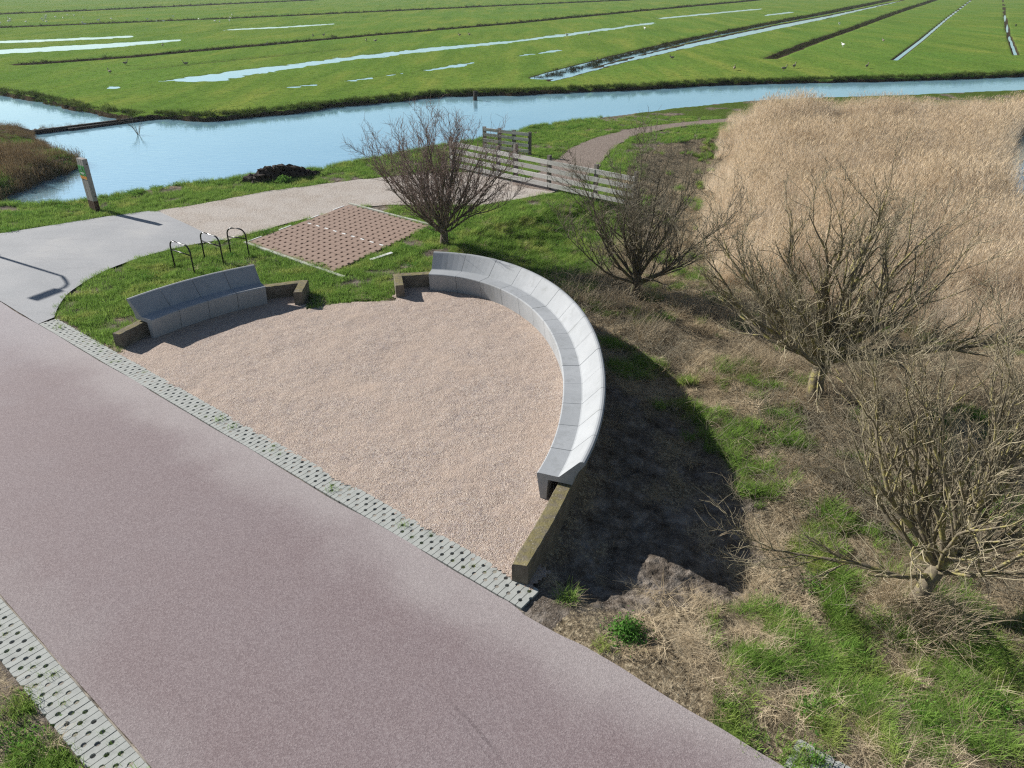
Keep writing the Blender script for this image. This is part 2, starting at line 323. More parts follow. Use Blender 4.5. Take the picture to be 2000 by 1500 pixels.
def mat_concrete():
    m = Nodes('pale_concrete', 0.75, 0.3)
    c = m.ramp(m.noise(1.6, 4, 0.6), [(0.3, (0.32, 0.335, 0.35)), (0.7, (0.40, 0.415, 0.43))])
    a = m.attr('arc'); ln = m.math('SINE', m.math('MULTIPLY', m.math('ADD', a, m.math('MULTIPLY', m.noise(3, 2), 0.006)), 2 * math.pi / 0.028))
    streak = m.noise(1.0, 4, 0.65, m.scale(m.pos(), (0.6, 0.6, 1.0))); strong = m.rng(streak, 0.42, 0.62)
    lines = m.math('MULTIPLY', m.rng(ln, 0.72, 0.98), m.math('MULTIPLY', strong, m.rng(m.noise(9, 2), 0.35, 0.6)))
    c = m.mix(m.math('MULTIPLY', lines, 0.5), c, (0.17, 0.18, 0.19))
    pr = m.rand(); c = m.mix(m.math('MULTIPLY', pr, 0.5), c, (0.31, 0.325, 0.335))
    st = m.noise(5, 4, 0.7, m.scale(m.co(), (1, 1, 0.25))); c = m.mix(m.rng(st, 0.5, 0.78, 0, 0.5), c, (0.22, 0.23, 0.225)); c = m.mix(m.rng(m.noise(22, 4, 0.7), 0.6, 0.8, 0, 0.45), c, (0.18, 0.185, 0.17))
    m.color(c); m.bump(m.math('ADD', m.math('MULTIPLY', lines, -0.6), m.math('MULTIPLY', m.noise(60, 3, 0.7), 0.35)), 0.4, 0.004); return m.m
def mat_old_concrete():
    m = Nodes('old_concrete', 0.92, 0.15)
    n = m.noise(4.0, 5, 0.7); f = m.noise(38, 3, 0.7)
    c = m.ramp(n, [(0.3, (0.115, 0.098, 0.078)), (0.55, (0.19, 0.165, 0.13)), (0.75, (0.27, 0.24, 0.195))])
    c = m.mix(m.rng(f, 0.5, 0.75, 0, 0.5), c, (0.10, 0.085, 0.065))
    geo = m.n.new('ShaderNodeNewGeometry'); up = m.sep(geo.outputs['True Normal'])[2]
    moss = m.math('MULTIPLY', m.rng(up, 0.5, 0.9), m.rng(m.noise(7, 4, 0.7), 0.32, 0.6))
    c = m.mix(m.math('MULTIPLY', moss, 0.75), c, (0.24, 0.205, 0.085))
    c = m.mix(m.math('MULTIPLY', m.rng(up, 0.5, 0.9), m.rng(m.voro(16), 0.25, 0.1, 0, 0.5)), c, (0.45, 0.42, 0.34))
    m.color(c); m.bump(m.math('ADD', f, m.math('MULTIPLY', n, 1.5)), 0.7, 0.012); return m.m
def mat_plain(name, col, rough=0.7, var=0.25, sc=6.0, dark=0.5, spec=0.3, bump=0.3, stretch=(1, 1, 1), metal=0.0):
    m = Nodes(name, rough, spec); v = m.scale(m.co(), stretch)
    c = m.mix(m.rng(m.noise(sc, 4, 0.65, v), 0.35, 0.75, 0, 1), col, tuple(q * dark for q in col)) if var else col
    if var: c = m.mix(1 - var, c, col)
    m.color(c); m.b.inputs['Metallic'].default_value = metal
    if bump: m.bump(m.noise(sc * 6, 3, 0.7, v), bump, 0.004)
    return m.m
def mat_wood(name, a, b, stretch):
    m = Nodes(name, 0.85, 0.2); v = m.scale(m.co(), stretch)
    n = m.noise(9, 5, 0.7, v); c = m.ramp(n, [(0.3, a), (0.7, b)]); c = m.mix(m.math('MULTIPLY', m.rand(), 0.35), c, tuple(q * 0.6 for q in a))
    c = m.mix(m.rng(m.noise(2.4, 4, 0.7), 0.55, 0.75, 0, 0.4), c, (0.13, 0.13, 0.09))
    m.color(c); m.bump(n, 0.5, 0.006); return m.m
def mat_bark(name, base, lichen, amount):
    m = Nodes(name, 0.9, 0.15); n = m.noise(14, 4, 0.7); c = m.ramp(n, [(0.3, tuple(q * 0.55 for q in base)), (0.7, base)])
    if amount > 0:
        l = m.noise(5.5, 4, 0.7); c = m.mix(m.rng(l, 0.62 - amount * 0.3, 0.72 - amount * 0.2, 0, 0.85), c, lichen)
    m.color(c); m.bump(n, 0.6, 0.01); return m.m
def mat_leaf(name, a, b, c3=None, trans=0.35):
    m = Nodes(name); r = m.rand(); c = m.mix(r, a, b)
    if c3: c = m.mix(m.rng(m.noise(0.9, 3, 0.6, m.pos()), 0.5, 0.68), c, c3)
    m.leafy(c, trans); return m.m
def mat_water(name='canal_water', wave=0.13):
    m = Nodes(name, 0.04, 0.5); m.b.inputs['IOR'].default_value = 1.45
    m.color(m.ramp(m.noise(0.15, 3), [(0.35, (0.06, 0.095, 0.105)), (0.7, (0.085, 0.12, 0.13))]))
    rot = m.n.new('ShaderNodeMapping'); m.l.new(m.pos(), rot.inputs[0]); rot.inputs['Rotation'].default_value = (0, 0, math.radians(28)); rot.inputs['Scale'].default_value = (1.0, 3.2, 1)
    w = m.noise(1.9, 1.2, 0.4, rot.outputs[0]); calm = m.rng(m.noise(0.07, 2, 0.5, m.pos()), 0.35, 0.65, 0.35, 1.0)
    bp = m.bump(m.math('MULTIPLY', w, calm), wave, 0.06)
    g = m.n.new('ShaderNodeBsdfGlossy'); g.inputs['Roughness'].default_value = 0.04; g.inputs['Color'].default_value = (0.86, 0.97, 1.0, 1); m.l.new(bp, g.inputs['Normal'])
    lw = m.n.new('ShaderNodeLayerWeight'); lw.inputs['Blend'].default_value = 0.72; m.l.new(bp, lw.inputs['Normal'])
    # polder water: mirror at low angles plus bluish colour painting in bright sky reflection
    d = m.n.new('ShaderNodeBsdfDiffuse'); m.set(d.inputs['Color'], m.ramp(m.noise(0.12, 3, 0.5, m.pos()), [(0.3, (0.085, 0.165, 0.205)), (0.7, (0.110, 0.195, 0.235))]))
    k = m.n.new('ShaderNodeBsdfTransparent'); k.inputs[0].default_value = (0, 0, 0, 1)
    x = m.n.new('ShaderNodeMixShader'); m.l.new(m.rng(lw.outputs['Facing'], 0.0, 0.6, 0.05, 0.92), x.inputs[0]); m.l.new(k.outputs[0], x.inputs[1]); m.l.new(g.outputs[0], x.inputs[2])
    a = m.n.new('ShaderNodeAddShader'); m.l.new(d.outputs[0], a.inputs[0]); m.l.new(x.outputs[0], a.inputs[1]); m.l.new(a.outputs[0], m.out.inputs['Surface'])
    return m.m
def mat_ground():
    """bare earth, straw litter, short turf and meadow, mixed by what grows where"""
    m = Nodes('polder_ground', 1.0, 0.0); p = m.pos()
    green = m.attr('green'); straw = m.attr('straw'); meadow = m.attr('meadow'); wet = m.attr('mud')
    n1 = m.noise(3.2, 6, 0.75, p); n2 = m.noise(18, 4, 0.75, p); n3 = m.noise(0.5, 4, 0.6, p)
    soil = m.ramp(n1, [(0.32, (0.055, 0.043, 0.033)), (0.5, (0.165, 0.138, 0.112)), (0.7, (0.36, 0.315, 0.27))])
    litter = m.ramp(n2, [(0.34, (0.07, 0.055, 0.036)), (0.5, (0.22, 0.175, 0.115)), (0.68, (0.50, 0.42, 0.29))])
    turf = m.ramp(n2, [(0.34, (0.035, 0.05, 0.014)), (0.5, (0.085, 0.13, 0.028)), (0.68, (0.16, 0.21, 0.05))])
    spk = m.math('MULTIPLY', m.rng(m.voro(38, 'Distance', p), 0.22, 0.14), m.rng(m.noise(2.0, 3, 0.6, p), 0.45, 0.62)); soil = m.mix(m.math('MULTIPLY', spk, 0.7), soil, (0.60, 0.57, 0.52))
    c = m.mix(m.rng(m.math('ADD', straw, m.math('MULTIPLY', m.math('SUBTRACT', n2, 0.5), 1.0)), 0.35, 0.65), soil, litter)
    c = m.mix(m.rng(m.math('ADD', green, m.math('MULTIPLY', m.math('SUBTRACT', n1, 0.5), 1.2)), 0.4, 0.65), c, turf)
    # grazed meadow: large tonal patches, long streaks along the strips, small tussocks
    st = m.n.new('ShaderNodeMapping'); m.l.new(p, st.inputs[0]); st.inputs['Rotation'].default_value = (0, 0, math.radians(-25)); st.inputs['Scale'].default_value = (0.35, 0.05, 1)
    s1 = m.noise(1.0, 5, 0.65, st.outputs[0]); s2 = m.noise(0.035, 4, 0.6, p); s3 = m.noise(2.2, 5, 0.75, p)
    mead = m.ramp(s1, [(0.34, (0.110, 0.195, 0.034)), (0.5, (0.160, 0.245, 0.044)), (0.66, (0.235, 0.285, 0.058))])
    mead = m.mix(m.rng(s2, 0.42, 0.62, 0, 0.55), mead, (0.120, 0.240, 0.044))
    mead = m.mix(m.rng(s3, 0.48, 0.66, 0, 0.75), mead, (0.06, 0.11, 0.02)); mead = m.mix(m.rng(m.noise(5.5, 4, 0.7, p), 0.52, 0.7, 0, 0.5), mead, (0.21, 0.235, 0.075)); mead = m.mix(m.rng(m.noise(0.9, 5, 0.75, p), 0.52, 0.66, 0, 0.45), mead, (0.085, 0.14, 0.028))
    c = m.mix(meadow, c, mead)
    dark = m.ramp(n1, [(0.3, (0.028, 0.022, 0.014)), (0.7, (0.085, 0.066, 0.042))])
    c = m.mix(m.rng(m.math('ADD', wet, m.math('MULTIPLY', m.math('SUBTRACT', n1, 0.5), 0.6)), 0.35, 0.65), c, dark)
    m.color(c); b = m.bump(n2, 0.8, 0.04); m.bump(s3, 0.5, 0.12, b); return m.m

M = dict(
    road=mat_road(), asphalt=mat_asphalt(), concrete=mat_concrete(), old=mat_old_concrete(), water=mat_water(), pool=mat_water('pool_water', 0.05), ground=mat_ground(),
    gravel=mat_gravel('pink_gravel', [(0, (0.18, 0.14, 0.125)), (0.22, (0.37, 0.285, 0.23)), (0.45, (0.54, 0.415, 0.32)), (0.62, (0.37, 0.325, 0.335)), (0.8, (0.62, 0.51, 0.41)), (1, (0.72, 0.64, 0.55))],
                      ((0.55, 0.425, 0.335), (0.28, 0.24, 0.24)), 66, ((0.58, 0.455, 0.36), 0.25)),
    path=mat_gravel('shell_gravel', [(0, (0.27, 0.22, 0.18)), (0.4, (0.44, 0.38, 0.32)), (0.8, (0.54, 0.48, 0.42)), (1, (0.62, 0.57, 0.51))], ((0.50, 0.45, 0.395), (0.36, 0.31, 0.265)), 45, ((0.50, 0.455, 0.41), 0.6)),
    track=mat_gravel('brown_track', [(0, (0.14, 0.105, 0.085)), (0.5, (0.25, 0.20, 0.165)), (1, (0.36, 0.30, 0.25))], ((0.27, 0.22, 0.185), (0.17, 0.13, 0.10)), 30),
    sand=mat_plain('bedding_sand', (0.36, 0.325, 0.275), 0.95, 0.7, 3.5, 0.45, 0.1, 0.6),
    grid=mat_plain('paver_concrete', (0.43, 0.44, 0.41), 0.85, 0.55, 5, 0.62, 0.2, 0.5),
    brick=mat_plain('brown_block', (0.33, 0.235, 0.185), 0.88, 0.6, 2.2, 0.68, 0.2, 0.5),
    kerb=mat_plain('kerb_concrete', (0.50, 0.50, 0.43), 0.85, 0.5, 4, 0.7, 0.2, 0.4),
    white=mat_plain('white_paint', (0.80, 0.80, 0.77), 0.6, 0.3, 12, 0.8, 0.3, 0.2),
    black=mat_plain('black_coating', (0.012, 0.014, 0.016), 0.32, 0.0, 1, 1, 0.5, 0.0),
    lamp=mat_plain('lamp_grey', (0.12, 0.13, 0.13), 0.45, 0.0, 1, 1, 0.5, 0.0),
    rail=mat_wood('weathered_board', (0.46, 0.45, 0.43), (0.66, 0.645, 0.62), (1, 1, 6)),
    post=mat_wood('weathered_post', (0.14, 0.125, 0.11), (0.26, 0.24, 0.215), (5, 5, 0.6)),
    beam=mat_wood('grey_beam', (0.30, 0.28, 0.265), (0.42, 0.40, 0.375), (5, 5, 0.5)),
    rust=mat_plain('brown_steel_foot', (0.105, 0.055, 0.038), 0.7, 0.5, 9, 0.6),
    green=mat_plain('sign_green', (0.03, 0.26, 0.055), 0.45, 0.0, 1, 1, 0.4, 0.0),
    orange=mat_plain('sign_orange', (0.72, 0.32, 0.06), 0.5, 0.0, 1, 1, 0.4, 0.0),
    wetwood=mat_plain('wet_timber', (0.035, 0.027, 0.02), 0.7, 0.6, 5, 0.5),
    mud=mat_plain('dark_peat', (0.05, 0.036, 0.028), 0.9, 0.6, 9, 0.45, 0.2, 0.8),
    bark_a=mat_bark('hawthorn_bark', (0.20, 0.165, 0.13), (0.24, 0.22, 0.10), 0.25),
    bark_b=mat_bark('dark_bark', (0.15, 0.13, 0.10), (0.19, 0.19, 0.08), 0.35),
    bark_c=mat_bark('lichen_bark', (0.23, 0.195, 0.14), (0.33, 0.295, 0.11), 0.5),
    twig_a=mat_plain('reddish_twig', (0.30, 0.225, 0.195), 0.85, 0.4, 20, 0.6, 0.2, 0),
    twig_b=mat_plain('dark_twig', (0.25, 0.22, 0.16), 0.85, 0.4, 20, 0.6, 0.2, 0),
    twig_c=mat_plain('olive_twig', (0.38, 0.33, 0.225), 0.85, 0.4, 20, 0.6, 0.2, 0),
    blade=mat_leaf('grass_blade', (0.195, 0.325, 0.068), (0.295, 0.445, 0.10), (0.40, 0.465, 0.135), 0.44),
    herb=mat_leaf('herb_leaf', (0.10, 0.235, 0.045), (0.19, 0.35, 0.07), None, 0.35),
    tuss=mat_leaf('bank_tussock', (0.06, 0.11, 0.02), (0.15, 0.19, 0.05), None, 0.3),
    dark_tuss=mat_leaf('ditch_sedge', (0.035, 0.042, 0.016), (0.075, 0.075, 0.03), None, 0.15),
    straw=mat_leaf('dry_straw', (0.42, 0.33, 0.21), (0.68, 0.57, 0.40), None, 0.25),
    dead=mat_leaf('dead_stalk', (0.36, 0.29, 0.20), (0.62, 0.52, 0.37), None, 0.3),
    reed=mat_leaf('dry_reed', (0.62, 0.49, 0.34), (0.92, 0.81, 0.65), (0.84, 0.74, 0.60), 0.46),
    rust_reed=mat_leaf('brown_sedge', (0.19, 0.135, 0.075), (0.30, 0.225, 0.13), None, 0.25),
    plume=mat_leaf('reed_plume', (0.55, 0.43, 0.28), (0.70, 0.57, 0.40), None, 0.3),
    goose=mat_plain('goose_grey', (0.26, 0.22, 0.18), 0.8, 0.0, 1, 1, 0.2, 0), gull=mat_plain('gull_white', (0.80, 0.80, 0.78), 0.7, 0.0, 1, 1, 0.2, 0), crow=mat_plain('dark_plumage', (0.03, 0.03, 0.03), 0.7, 0, 1, 1, 0.2, 0))

# ------------------------------------------------------------------ ground form
BR = np.array(S['bench_right']); BL = np.array(S['bench_left'])
def outward(P, centre):
    T = np.gradient(P, axis=0); N = norm(np.c_[-T[:, 1], T[:, 0]]); s = np.sign(((P - centre) * N).sum(1)); return N * s[:, None]
NR = outward(BR, np.array((-3.6, 13.4))); NL = outward(BL, np.array((-3.6, 13.4)))
# plateau carrying the road, the plaza, the car park and the track; everything right of it falls away
PLAT = [tuple(road_pt(60, 0)), tuple(road_pt(40, -0.1)), tuple(road_pt(20, -0.45)), tuple(road_pt(15.0, -0.35)), tuple(road_pt(14.25, -0.40)), (0.22, 7.30)] \
     + [tuple(p) for p in (BR + NR * 0.75)[::-1]] + [(-2.4, 18.9), (-1.6, 22.3), (-1.2, 23.6), (0.6, 25.2), (2.0, 26.6), (3.6, 27.6), (4.2, 29.2), (5.0, 33.0), (7.2, 37.0), (11.5, 40.2), (16.5, 42.7), (40, 52), (60, 57), (60, 66), (-60, 66), (-60, -30), (30, -30)]
YC = (np.array((-400, -60, -37, -27, -24, -18, -10, 0, 10, 25, 45, 80, 400)), np.array((150, 62, 50, 46, 46.2, 44.5, 46.5, 51, 55.5, 60.5, 66, 75, 160)))
SHEETS = {}
POOLS = ('wide_ditch', 'long_pool', 'pool_a', 'pool_b', 'pool_c', 'pool_d', 'pool_e', 'pool_f', 'pool_g', 'pool_h', 'pool_i', 'pool_j')
HARD = [S['asphalt'], S['gravel_path'], S['plaza'], S['track']]
PK = [np.array(p) for p in ((-8.12, 21.68), (-4.78, 19.09), (-5.64, 25.91), (-2.74, 23.37))]
HARD.append([tuple(PK[0]), tuple(PK[1]), tuple(PK[3]), tuple(PK[2])])
def land(x, y):
    x = np.asarray(x, np.float64); y = np.asarray(y, np.float64)
    beyond = y > np.interp(x, *YC)
    dp = sdist(x, y, PLAT, 8.0); fall = sstep(-0.15, 2.6, dp) * 0.5
    s_rd = (x - RO[0]) * E1[0] + (y - RO[1]) * E1[1]
    fall = fall + 0.17 * sstep(-0.40, 0.25, dp) * sstep(15.4, 14.3, s_rd) * sstep(18.0, 15.5, y) * (x > -1.5) * sstep(3.2, 0.6, dp) * sstep(-0.55, -1.0, (x - RO[0]) * E2[0] + (y - RO[1]) * E2[1])
    rid = 1 - np.abs(2 * fbm(x * 3.4, y * 3.4, 3, 12) - 1)
    near = -0.035 - fall - 0.02 * sstep(0.86, 1.0, rid) * sstep(0.3, 0.8, dp) + (fbm(x * 17, y * 17, 2, 14) - 0.5) * 0.035 * sstep(0.1, 0.5, dp) + np.where(dp > 0.15, (fbm(x * 2.2, y * 2.2, 3, 3) - 0.5) * 0.10 * sstep(0.1, 0.6, dp) + (fbm(x * 6, y * 6, 3, 8) - 0.5) * 0.05 * sstep(0.1, 0.5, dp), (fbm(x * 1.1, y * 1.1, 2, 5) - 0.5) * 0.03)
    near = np.maximum(near, WZ + 0.06)
    spit = (x < -18.5) & (y > 25.5) & ~beyond
    near = np.where(spit, -0.18 + (fbm(x, y, 3, 4) - 0.5) * 0.25, near)
    field = FZ + (fbm(x * 0.12, y * 0.12, 2, 9) - 0.5) * 0.04 + (fbm(x * 1.1, y * 1.1, 2, 10) - 0.5) * 0.03
    z = np.where(beyond, field, near); mud = np.zeros_like(z)
    wob = (fbm(x * 0.9, y * 0.9, 3, 21) - 0.5) * 0.9 + (fbm(x * 4, y * 4, 2, 22) - 0.5) * 0.25
    for k in ('canal', 'left_pond', 'reed_pond'):
        s = sdist(x, y, S[k], 5.0) + wob * np.where(beyond, 1.0, 0.35)
        z = np.minimum(z, np.where(s > 0, WZ + s * np.where(beyond, 1.1, 0.75), WZ + np.maximum(s, -0.9) * 0.9))
        mud = np.maximum(mud, sstep(0.42, 0.12, s) * np.where(beyond, 1.0, 0.75))
    fw = (fbm(x * 0.35, y * 0.35, 3, 31) - 0.5) * 0.8
    for k in POOLS:
        lev = FZ - (0.10 if k == 'wide_ditch' else 0.02); s = sdist(x, y, S[k], 6.0) + (0.95 if k == 'wide_ditch' else 0.3) + fw * (0.7 if k == 'wide_ditch' else 1.6) + ((fbm(x * 1.5, y * 1.5, 2, 35) - 0.5) * (0.5 if k == 'wide_ditch' else 1.5))
        prof = lev + np.clip(s * 0.06, -0.08, 0.0) + np.where(s > 0, np.minimum(s * (0.45 if k == 'wide_ditch' else 0.12), 0.1 if k == 'wide_ditch' else 0.03), 0)
        z = np.where(s < 2.0, prof * sstep(2.0, 0.8, s) + z * (1 - sstep(2.0, 0.8, s)), z); mud = np.maximum(mud, sstep(0.9, 0.1, s) * (0.75 if k == 'wide_ditch' else 0.45))
    for k, w in (('track_ditch', 0.22), ('edge_ditch', 0.16)):
        s = seg_dist(x, y, S[k], False) - w * sstep(0.25, 0.5, fbm(x * 0.08, y * 0.08, 2, 33)); z = np.where(s < 1.5, np.minimum(z, FZ - 0.08 + np.clip(s, -0.4, 4) * 0.5), z); mud = np.maximum(mud, sstep(0.55, 0.05, s) * 0.7)
    for i, l in enumerate(S['dry_ditches']):
        s = seg_dist(x, y, l, False) + fw * 0.6; w = (2.6, 1.6, 0.6, 1.0, 3.0, 1.6)[i]
        z = z - sstep(w + 0.5, 0.1, s) * (0.20, 0.20, 0.10, 0.18, 0.20, 0.20)[i] * np.where(beyond, 1, 0); mud = np.maximum(mud, sstep(w + 0.35, w * 0.4, s) * (1.0 if i != 2 else 0.5))
    return z, mud, beyond, dp
def patch(x, y, L):
    r = np.zeros(np.shape(x))
    for px, py, rad, k in L: r = np.maximum(r, k * np.exp(-((x - px) ** 2 + (y - py) ** 2) / rad ** 2))
    return r
# what grows where on the slope behind the benches
GREEN = [(1.1, 18.9, 0.7, 0.8), (2.0, 17.9, 0.5, 0.7), (4.9, 14.2, 0.5, 0.7), (5.3, 12.3, 0.4, 0.8), (2.9, 14.4, 0.4, 0.8), (7.4, 11.2, 0.6, 0.5), (6.8, 9.4, 0.6, 0.6), (8.2, 9.2, 0.7, 0.5), (3.45, 6.95, 0.75, 1.0), (3.15, 6.2, 0.7, 0.9), (3.9, 6.3, 0.6, 0.8), (3.3, 5.5, 0.5, 0.7), (4.75, 5.45, 0.8, 1.0), (5.4, 5.9, 0.7, 0.9), (4.3, 4.9, 0.5, 0.8), (3.9, 9.9, 0.45, 0.9), (4.1, 10.8, 0.6, 0.8), (3.3, 12.6, 0.45, 0.9), (4.2, 11.6, 0.5, 0.8),
         (4.9, 9.0, 0.6, 0.6), (1.35, 6.45, 0.35, 0.8), (1.9, 13.9, 0.5, 0.6), (2.3, 15.2, 0.6, 0.7), (5.6, 8.6, 0.5, 0.6), (0.3, 17.6, 1.0, 0.8), (1.0, 16.6, 0.6, 0.7), (1.9, 4.9, 0.4, 0.5), (2.4, 5.2, 0.4, 0.5), (3.0, 4.4, 0.5, 0.5), (6.1, 7.0, 0.6, 0.5), (4.4, 7.9, 0.5, 0.6)]
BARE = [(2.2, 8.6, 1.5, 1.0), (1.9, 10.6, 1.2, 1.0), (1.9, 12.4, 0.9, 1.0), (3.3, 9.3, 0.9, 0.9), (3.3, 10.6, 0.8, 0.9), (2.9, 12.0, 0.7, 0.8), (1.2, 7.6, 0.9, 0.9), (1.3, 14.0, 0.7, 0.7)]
def cover(x, y, z, mud, beyond, dp):
    """turf, straw and meadow amounts"""
    n = fbm(x * 1.3, y * 1.3, 3, 41); n2 = fbm(x * 0.45, y * 0.45, 3, 43)
    plat = dp <= np.where((x > -1.9) & (y < 18.6) & (y > 6.5) & (x > -1.0 - 0.0 * y), -0.55, 0.1)
    s_road = (x - RO[0]) * E1[0] + (y - RO[1]) * E1[1]; t_road = (x - RO[0]) * E2[0] + (y - RO[1]) * E2[1]
    plat &= ~((t_road < 0.15) & (t_road > -2.0) & (s_road > 14.2))
    verge = (fbm(x * 2.5, y * 2.5, 3, 44))
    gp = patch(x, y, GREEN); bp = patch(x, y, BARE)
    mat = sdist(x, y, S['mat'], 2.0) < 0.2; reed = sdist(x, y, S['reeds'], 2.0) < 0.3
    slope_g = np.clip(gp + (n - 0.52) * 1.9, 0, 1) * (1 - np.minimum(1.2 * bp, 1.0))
    lush = (y > 17.6) & (x < 2.6 + (y - 20) * 0.35) & (y < 28)         # grass between bench, car park and gate
    slope_g = np.where(lush, 0.55 + 0.45 * sstep(18.2, 20.2, y + (n2 - 0.5) * 3), slope_g)
    slope_g = np.where(mat, np.clip(slope_g * 0.8 + (n2 - 0.5) * 0.8, 0, 1), slope_g); slope_g = np.where(reed, 0.0, slope_g)
    green = np.where(plat, 0.70 + (n - 0.5) * 1.5, slope_g)
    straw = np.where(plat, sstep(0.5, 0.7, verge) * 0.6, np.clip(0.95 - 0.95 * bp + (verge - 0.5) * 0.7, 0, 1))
    s_road = (x - RO[0]) * E1[0] + (y - RO[1]) * E1[1]; t_road = (x - RO[0]) * E2[0] + (y - RO[1]) * E2[1]
    far_verge = (t_road > ROAD_W) & (s_road < 60)
    green = np.where(far_verge, np.clip(0.25 + (n - 0.4) * 1.9, 0, 1), green); straw = np.where(far_verge, 0.5, straw)
    strip = (t_road > np.where(s_road < 14.7, -0.5, 0.05)) & (t_road < ROAD_W + 0.45); green = np.where(strip, 0.1, green); straw = np.where(strip, 0.1, straw)
    return np.clip(green, 0, 1), np.clip(straw, 0, 1), beyond.astype(float)

def build_ground():
    f, cp, sp, h = 1438.0, math.cos(math.radians(28.8)), math.sin(math.radians(28.8)), 7.0
    def dist_of(v):
        dv = (750 - v) / f; return h * (cp + dv * sp) / (sp - dv * cp)
    rows = [-30, -20, -12, -7, -4, -1, 1, 2.5, 3.4] + [dist_of(v) for v in np.r_[np.arange(1640, 470, -3.4), np.arange(470, 120, -1.15), np.arange(120, -2, -0.8), np.arange(-2, -36, -2.0)]] + [2500]
    Y = np.array(rows)
    a = np.arange(-1060, 1061, 4.6); ext = np.array((1075, 1100, 1140, 1200, 1300, 1450, 1700, 2100, 3000))
    K = np.r_[-ext[::-1], a, ext] / f
    X = np.maximum(Y * cp + h * sp, 4.0)[:, None] * K[None]; YY = np.broadcast_to(Y[:, None], X.shape)
    x = X.ravel(); y = np.ascontiguousarray(YY).ravel()
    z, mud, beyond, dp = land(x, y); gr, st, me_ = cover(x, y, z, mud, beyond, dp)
    nr, nc = X.shape; i = np.arange(nr * nc).reshape(nr, nc)
    F = np.stack((i[:-1, :-1], i[:-1, 1:], i[1:, 1:], i[1:, :-1]), -1).reshape(-1, 4)
    me = mesh_from('ground', np.c_[x, y, z], F, True)
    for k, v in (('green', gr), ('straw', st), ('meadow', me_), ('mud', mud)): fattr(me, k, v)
    tag(obj('ground', me, M['ground']), kind='structure')
build_ground()
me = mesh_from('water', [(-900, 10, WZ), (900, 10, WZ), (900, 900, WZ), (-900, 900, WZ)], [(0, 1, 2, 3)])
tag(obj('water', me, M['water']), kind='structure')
def ribbon(pts, w):
    P = np.array(pts); T = norm(np.gradient(P, axis=0)); N = np.c_[-T[:, 1], T[:, 0]]; return [tuple(p) for p in np.r_[P + N * w, (P - N * w)[::-1]]]
for k in POOLS + ('track_ditch', 'edge_ditch'):
    if k.endswith('ditch') and k != 'wide_ditch': out_, lev = ribbon(S[k], 2.0), FZ - 0.08
    else:
        P = np.array(S[k]); c_ = P.mean(0); out_ = [tuple(p + (p - c_) / max(np.linalg.norm(p - c_), 1e-6) * 1.0) for p in P]; lev = FZ - (0.10 if k == 'wide_ditch' else 0.02)
        T_ = np.roll(P, -1, 0) - np.roll(P, 1, 0); N_ = norm(np.c_[T_[:, 1], -T_[:, 0]]); area = 0.5 * np.sum(P[:, 0] * np.roll(P[:, 1], -1) - np.roll(P[:, 0], -1) * P[:, 1])
        out_ = [tuple(p) for p in P + N_ * (1.6 if area > 0 else -1.6)]
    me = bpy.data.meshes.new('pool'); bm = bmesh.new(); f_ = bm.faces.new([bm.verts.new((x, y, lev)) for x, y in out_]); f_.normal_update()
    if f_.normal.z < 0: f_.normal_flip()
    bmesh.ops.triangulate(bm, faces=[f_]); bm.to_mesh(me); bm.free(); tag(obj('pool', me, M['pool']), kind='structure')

# ------------------------------------------------------------------ roads and surfaces
def sheet(name, pts, z, mat, loc=(0, 0), rz=0.0):
    bm = bmesh.new(); ca, sa = math.cos(-rz), math.sin(-rz)
    vs_ = [bm.verts.new(((x - loc[0]) * ca - (y - loc[1]) * sa, (x - loc[0]) * sa + (y - loc[1]) * ca, 0)) for x, y in pts]
    f = bm.faces.new(vs_); f.normal_update()
    if f.normal.z < 0: f.normal_flip()
    bmesh.ops.triangulate(bm, faces=[f]); me = bpy.data.meshes.new(name); bm.to_mesh(me); bm.free()
    o = obj(name, me, mat); o.location = (loc[0], loc[1], z); o.rotation_euler = (0, 0, rz); return tag(o, kind='structure')
def ragged(pts, step=0.12, amp=0.03, seed=0):
    """resample a closed outline and roughen it"""
    P = [np.array(p) for p in pts]; out = []
    for i in range(len(P)):
        a, b = P[i], P[(i + 1) % len(P)]; n = max(1, int(np.linalg.norm(b - a) / step))
        n = min(n, 60)
        for k in range(n): out.append(a + (b - a) * k / n)
    out = np.array(out); s = np.arange(len(out)) * 0.35
    nx = vnoise(s, s * 0 + 0.5, seed) - 0.5; ny = vnoise(s, s * 0 + 9.5, seed + 3) - 0.5
    return [tuple(q) for q in out + amp * 2 * np.c_[nx, ny]]
def smooth_line(P, it=2):
    P = np.array(P, float)
    for _ in range(it):
        Q = [P[0]]
        for a, b in zip(P[:-1], P[1:]): Q += [a * 0.75 + b * 0.25, a * 0.25 + b * 0.75]
        Q.append(P[-1]); P = np.array(Q)
    return [tuple(p) for p in P]
# road: local x along, local y across from the plaza-side edge
rz_road = math.atan2(E1[1], E1[0])
right_edge = [(s, 0.012 * math.sin(s * 1.7) + (vnoise(np.array([s * 2.3]), np.array([0.5]), 3)[0] - 0.5) * (0.03 if s < 14 else 0.08) - (0 if s < 14.3 else 0.02)) for s in np.arange(-70, 60, 0.15)]
left_edge = [(s, -ROAD_W + (vnoise(np.array([s * 2.3]), np.array([7.5]), 3)[0] - 0.5) * 0.03) for s in np.arange(60, -70, -0.15)]
me = bpy.data.meshes.new('road'); bm = bmesh.new()
n = len(right_edge); lo = [bm.verts.new((x, y, 0)) for x, y in left_edge[::-1]]; hi = [bm.verts.new((x, y, 0)) for x, y in right_edge]
for i in range(min(len(lo), len(hi)) - 1): bm.faces.new((lo[i], lo[i + 1], hi[i + 1], hi[i]))
bm.to_mesh(me); bm.free()
